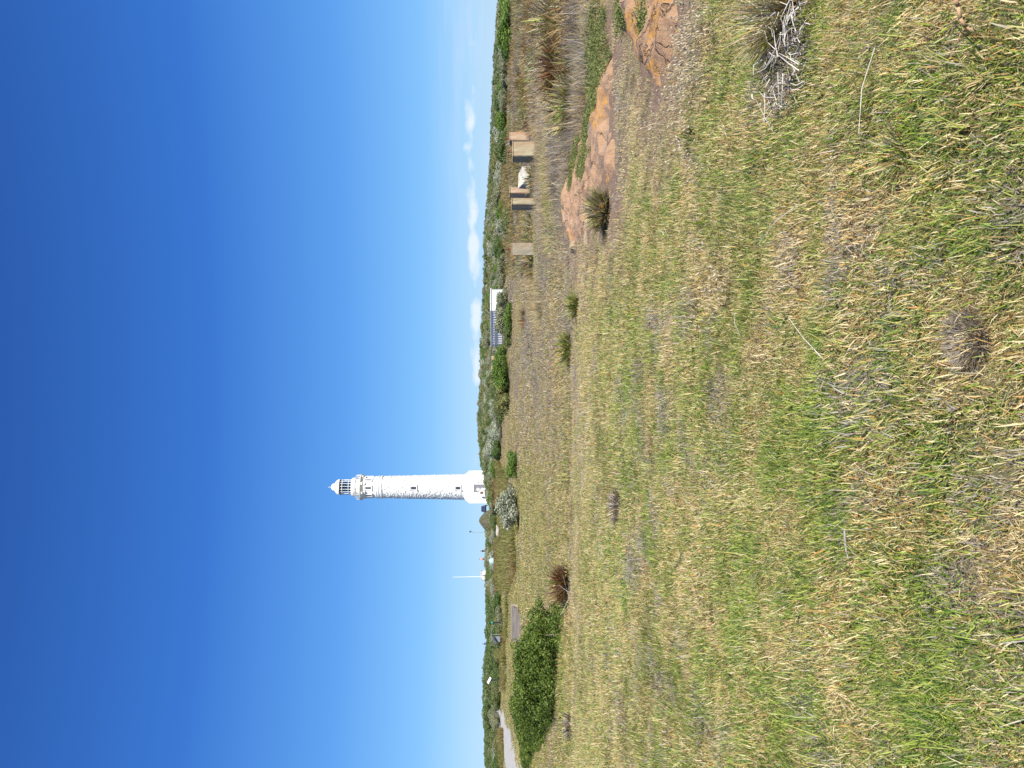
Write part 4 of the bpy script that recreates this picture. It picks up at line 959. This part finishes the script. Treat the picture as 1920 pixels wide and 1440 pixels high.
# reed bed below the lighthouse
reeds = []
for i in range(4):
    V, Fc, A = blades(110, .5, .5, 1.15, .02, .045, (.2, 1.0), (.05, .5), 420 + i, out=.6); reeds.append(npmesh('reed', V, Fc, M_REED, A))
x, y = scatter(1.5, 58, 146, 1.1); u = CU + F * x / y
lo_ = np.interp(u, [150, 300, 360, 430, 520, 570], [120, 112, 68, 66, 74, 112]); k = (u > 330) & (u < 590) & (y > lo_) & (y < 146) & ~((u > 430) & (u < 492) & (y > 118))
k |= (u > 150) & (u < 345) & (y > 95) & (y < 112) & (fbm(x * .1, y * .1, 5) > .5)
k |= (u > 985) & (u < 1075) & (y > 60) & (y < 95); k |= (u > 1060) & (u < 1130) & (y > 85) & (y < 112)
k |= (u > 0) & (u < 70) & (y > 112) & (y < 125)
x = x[k]; y = y[k]; u = u[k]; n = len(x); s = rng.uniform(.5, 1.2, n)
rt = np.clip(.55 + (fbm(x * .3, y * .16, 71, 3) - .5) * 2.4, 0, .95)
rt = np.where(u > 930, rt * .35, rt)
instancer('reed_bed', 'olive and rusty reeds below the lighthouse', np.stack([x, y, H(x, y)], 1), np.stack([rng.normal(0, .1, n), rng.normal(0, .1, n), rng.uniform(0, 6.28, n)], 1),
          np.stack([s, s, s], 1), rng.integers(0, 4, n), {'tint': rt, 'dead': 0 * x + .08}, reeds, 'reeds')
x, y = scatter(2.6, 13, 92, 1.1); u = CU + F * x / y
k = (((u > 1185) & (y > 17)) | ((u > 1000) & (y > 42)) | ((u > 930) & (u < 1100) & (y > 38))) & (rng.uniform(0, 1, len(x)) < np.clip((fbm(x * .3, y * .22, 95, 3) - .30) * 5, 0, 1) * np.clip(18 / y + .5, 0, 1)) & free(x, y)
k &= ~((u > 940) & (u < 1215) & (y < 37.5)); x = x[k]; y = y[k]; n = len(x); s = rng.uniform(.28, .8, n)
instancer('rough_grass', 'rough brown and olive tussocky growth behind the slabs and pillars at the right', np.stack([x, y, H(x, y)], 1), np.stack([rng.normal(0, .15, n), rng.normal(0, .15, n), rng.uniform(0, 6.28, n)], 1),
          np.stack([s * 1.5, s * 1.5, s], 1), rng.integers(0, 4, n), {'tint': np.clip((fbm(x * .5, y * .3, 97, 3) - .38) * 3, 0, .8), 'dead': np.clip((fbm(x * .4 + 3, y * .3, 99, 3) - .42) * 3, 0, .6)}, reeds, 'grass')
# long pale dry grass round the pillars and on the right
dryg = []
for i in range(4):
    V, Fc, A = blades(120, .28, .18, .5, .004, .009, (.2, 1.0), (.05, .6), 440 + i, out=.5); dryg.append(npmesh('dry_grass', V, Fc, M_GRASS, A))
x, y = scatter(15, 12, 62, 1.1); u = CU + F * x / y
wgt = np.clip((u - 930) / 200, 0, 1) * np.clip((y - 12) / 5, 0, 1) + .35 * np.clip((u - 700) / 200, 0, 1) * (y > 30)
k = (rng.uniform(0, 1, len(x)) < wgt * np.clip((fbm(x * .3, y * .3, 81, 3) - .3) * 3, 0, 1)) & free(x, y); x = x[k]; y = y[k]; n = len(x); s = rng.uniform(.4, 1.1, n) * (.5 + 1.2 * fbm(x * .6, y * .6, 87, 2))
instancer('dry_grass', 'long pale dry grass round the pillars and behind the rocks', np.stack([x, y, H(x, y)], 1), np.stack([rng.normal(0, .1, n), rng.normal(0, .1, n), rng.uniform(0, 6.28, n)], 1),
          np.stack([s, s, s], 1), rng.integers(0, 4, n), {'tint': np.clip((fbm(x * .3, y * .3, 83, 3) - .45) * 2, 0, .6), 'dead': np.clip((fbm(x * .2 + 7, y * .2, 85, 3) - .3) * 2.4, .1, .8)}, dryg, 'grass')
# creeping green plants along the slab
M_SUCC = leafmat('creeper_leaf', [(0, (0.095, 0.120, 0.036)), (.5, (0.162, 0.195, 0.054)), (1, (0.285, 0.285, 0.096))], .2, False)
crs = []
for i in range(3):
    V, Fc, A = crown([(0, 0, .05, .22, .22, .09), (.1, .05, .06, .14, .14, .08)], 16000, .016, 500 + i, 1.0, (.3, 1.05), .0, .4); crs.append(npmesh('creeper', V, Fc, M_SUCC, A))
CP = []
for a, b, nn_, sp2 in (((1098, 330), (1120, 200), 48, .22), ((1120, 200), (1132, 130), 36, .4), ((1132, 130), (1118, 60), 28, .5), ((1113, 255), (1112, 222), 14, .10), ((1183, 20), (1180, 0), 10, .08), ((1226, 0), (1223, 30), 14, .08), ((1076, 330), (1088, 290), 24, .15)):
    for t in range(nn_):
        f_ = rng.uniform(); q = G(a[0] + (b[0] - a[0]) * f_, a[1] + (b[1] - a[1]) * f_); CP.append((q.x + rng.normal(0, sp2), q.y + rng.normal(0, sp2), q.z + .02))
CP = np.array(CP); n = len(CP); s = rng.uniform(.6, 1.2, n)
instancer('creeping_plants', 'low creeping green leafy plants along the back of the granite slabs', CP, np.stack([0 * s, 0 * s, rng.uniform(0, 6.28, n)], 1), np.stack([s, s, s], 1), rng.integers(0, 3, n), {}, crs, 'ground cover')
# pale oval seed heads on thin stalks
M_SEED = mottled('seed_head', (.33, .27, .18), (.50, .43, .31), 30, .9, .2)
sh_ = []
for i in range(4):
    mb = MB(); g = random.Random(i)
    for k_ in range(6):
        a = g.uniform(0, 6.28); r = g.uniform(0, .12); h = g.uniform(.06, .17); b0 = Vector((r * math.cos(a), r * math.sin(a), 0)); t1 = b0 + Vector((g.uniform(-.07, .07), g.uniform(-.07, .07), h))
        mb.tube(b0, t1, .0009, .0007, 3, False); k0 = len(mb.v); mb.lathe([(.0005, 0), (.0055, .005), (.0065, .012), (.004, .021), (.0005, .026)], 6)
        mb.xf(Matrix.Translation(t1) @ Matrix.Rotation(g.uniform(-.9, .9), 4, 'X') @ Matrix.Rotation(g.uniform(-.9, .9), 4, 'Y'), k0)
    me = bpy.data.meshes.new('seed_heads'); me.from_pydata(mb.v, [], mb.f); me.materials.append(M_SEED); sh_.append(me)
CP = []
for a, b, nn_, sp2 in (((1200, 190), (1265, 250), 24, .6), ((1295, 190), (1318, 0), 18, .25), ((1165, 110), (1200, 170), 14, .35), ((1310, 60), (1345, 0), 26, .3), ((1290, 330), (1360, 420), 12, .6)):
    for t in range(nn_):
        f_ = rng.uniform(); q = G(a[0] + (b[0] - a[0]) * f_, a[1] + (b[1] - a[1]) * f_); X_, Y_ = q.x + rng.normal(0, sp2), q.y + rng.normal(0, sp2); CP.append((X_, Y_, Hs(X_, Y_)))
CP = np.array(CP); k = free(CP[:, 0], CP[:, 1]); CP = CP[k]; n = len(CP); s = rng.uniform(.8, 1.3, n)
instancer('seed_heads', 'pale fluffy oval seed heads on thin stalks beside the lichened slab', CP, np.stack([0 * s, 0 * s, rng.uniform(0, 6.28, n)], 1), np.stack([s, s, s], 1), rng.integers(0, 4, n), {}, sh_, 'seed heads')

# ------------------------------------------------------------------ tussocks as things
def tussock(y, xb, w_px, h_px, mat, label, n=700, seed=0, name='tussock', w0=None):
    p = gp(1440 - y, xb, 200); d = p.y; wd = w_px / F * d; h = h_px / F * d; bw = .0016 * max(d, 3) if w0 is None else w0
    V, Fc, A = blades(n, wd * .24, h * .6, h * 1.3, bw * .6, bw * 1.2, (.2, 1.1), (.05, .95), 700 + seed, out=.85)
    o = link(name, npmesh(name, V, Fc, mat, A), loc=(p.x, p.y, p.z)); return tag(o, label, 'tussock')
tussock(395, 1141, 72, 50, M_TUS_B, 'brown green tussock growing against the front of the long granite slab', 1500, 1)
tussock(575, 1086, 46, 32, M_TUS_G, 'small dark green tussock in the middle meadow, right one of the two', 500, 2)
tussock(655, 1073, 66, 36, M_TUS_G, 'small green tussock in the middle meadow, left one of the two', 600, 3)
tussock(1095, 1068, 76, 42, M_TUS_R, 'rusty brown tussock at the right end of the largest bush', 900, 4)
tussock(20, 1478, 200, 105, M_TUS_B, 'big grey green tussock at the right edge, above the bleached sticks', 1800, 5)
tussock(195, 1080, 60, 44, M_TUS_G, 'green spiky tussock left of the rusty tussock with the dark hollow', 700, 6)
tussock(128, 1068, 84, 72, M_TUS_R, 'rusty tussock with a dark hollow behind the creeping plants', 1200, 7)
tussock(45, 1062, 110, 70, M_TUS_B, 'broad olive tussock at the upper right beside the rusty one', 1500, 8)
tussock(950, 1160, 110, 22, M_TUS_D, 'flattened grey dead tuft in the middle of the grass', 450, 9)
tussock(635, 1830, 190, 40, M_TUS_D, 'grey brown dead clump of matted grass in the near foreground', 3200, 10, w0=.0032)
tussock(170, 1120, 50, 20, M_TUS_G, 'low green tuft at the far side of the long granite slab', 300, 11)
tussock(600, 990, 60, 18, M_TUS_R, 'dark rusty tuft below the shed shrubs', 300, 12)
tussock(490, 1000, 40, 26, M_TUS_R, 'dark reddish tuft in the shade left of the leftmost pillar', 300, 13)
tussock(335, 1012, 60, 34, M_TUS_B, 'brown tuft in front of the fallen pale block', 500, 14)
tussock(1360, 1075, 60, 22, M_TUS_D, 'grey withered tuft below the left end of the largest bush', 400, 15)
tussock(260, 1300, 60, 30, M_TUS_G, 'green tuft in the near grass below the slabs', 300, 16)
tussock(290, 1700, 110, 70, M_TUS_G, 'lush green tuft near the lower right of the foreground', 220, 17, w0=.006)
tussock(880, 1400, 70, 36, M_TUS_G, 'green tuft in the middle of the foreground grass', 200, 18, w0=.005)

# ------------------------------------------------------------------ dead shrub of bleached sticks, branch, feather, long stalks
p = gp(1368, 1500); ds_ = empty('dead_shrub', p); g1 = random.Random(9); mb = MB()
for i in range(150):
    c = Vector((g1.uniform(-.33, .30), g1.uniform(-.30, .30), g1.uniform(.0, .16))); a = g1.uniform(0, 6.28); l_ = g1.uniform(.05, .2); el_ = g1.uniform(-.2, .7)
    dv = Vector((math.cos(a) * math.cos(el_), math.sin(a) * math.cos(el_), math.sin(el_))) * l_; k = Vector((g1.uniform(-.02, .02), g1.uniform(-.02, .02), g1.uniform(-.01, .02)))
    mb.path([c - dv * .5, c + k, c + dv * .5], g1.uniform(.002, .0045), .0015, 5)
mb.build('sticks', M_STICK, ds_); mb = MB()
for i in range(80):
    c = Vector((g1.uniform(-.33, .3), g1.uniform(-.3, .3), .0)); mb.path([c, c + Vector((g1.uniform(-.05, .05), g1.uniform(-.05, .05), .06)), c + Vector((g1.uniform(-.1, .1), g1.uniform(-.1, .1), .12))], .004, .002, 5)
mb.build('stubs', M_TWIG, ds_); tag(ds_, 'tangle of bleached dead sticks at the right edge of the foreground', 'dead shrub')
def P3(x, y, z): q = gp(1440 - y, x); d = q.y * (EYE - z - q.z) / (EYE - q.z); r = ray(1440 - y, x); r = r * (d / r.y); return Vector((r.x, r.y, EYE + r.z))
br = MB(); br.path([P3(1792, 0, .10), P3(1797, 12, .09), P3(1800, 35, .07), P3(1812, 52, .05), P3(1830, 60, .03), P3(1845, 66, .03)], .007, .005, 8).path([P3(1845, 66, .03), P3(1850, 82, .02), P3(1853, 96, .0)], .004, .002, 6)
br.path([P3(1796, 36, .07), P3(1770, 50, .06), P3(1735, 72, .05), P3(1700, 100, .03)], .003, .0015, 6).path([P3(1802, 62, .05), P3(1790, 90, .05), P3(1766, 120, .03)], .003, .0015, 6)
c0 = P3(1820, 60, 0); br.xf(Matrix.Translation(-c0)); tag(br.build('fallen_branch', M_BRANCH, loc=c0, smooth=True), 'crooked brown fallen branch in the bottom right corner of the grass', 'branch')
fe = MB(); a = P3(1583, 992, .05); b = P3(1591, 1048, .05); dv = (b - a); n_ = 14; sd = dv.cross(Vector((0, 0, 1))).normalized(); 
for i in range(n_ + 1):
    t = i / n_; c = a + dv * t + Vector((0, 0, .006 * math.sin(t * 3.1))); wd = .011 * math.sin(min(1, t * 1.15 + .12) * math.pi)**.5 if t < .85 else .0015
    fe.v += [tuple(c - sd * wd - a), tuple(c + Vector((0, 0, .003)) - a), tuple(c + sd * wd - a)]
    if i: k = 3 * i; fe.f += [(k - 3, k - 2, k + 1, k), (k - 2, k - 1, k + 2, k + 1)]
fe = fe.build('feather', mottled('grey_feather', (.20, .19, .19), (.42, .41, .40), 60, .7, .1), loc=a); so2 = fe.modifiers.new('thick', 'SOLIDIFY'); so2.thickness = .0008
tag(fe, 'single grey feather caught in the grass at lower left centre', 'feather')
for i, (a, b, lab) in enumerate((((1478, 595), (1548, 678), 'longest pale straw stalk lying across the centre right grass'), ((1378, 588), (1388, 630), 'short pale stalk upright in the centre grass'), ((1424, 455), (1500, 380), 'long thin stalk leaning to the right in the upper foreground'), ((1610, 250), (1640, 90), 'thin grey stalk right of the lush green tuft'))):
    q0 = P3(a[0], a[1], .10); q1 = P3(b[0], b[1], .03); mm = (q0 + q1) / 2 + Vector((.01, 0, .02))
    s = MB().path([q1 - q1, mm - q1, q0 - q1], .0022, .0012, 6); tag(s.build('straw_stalk', M_STICK, loc=q1), lab, 'stalk')
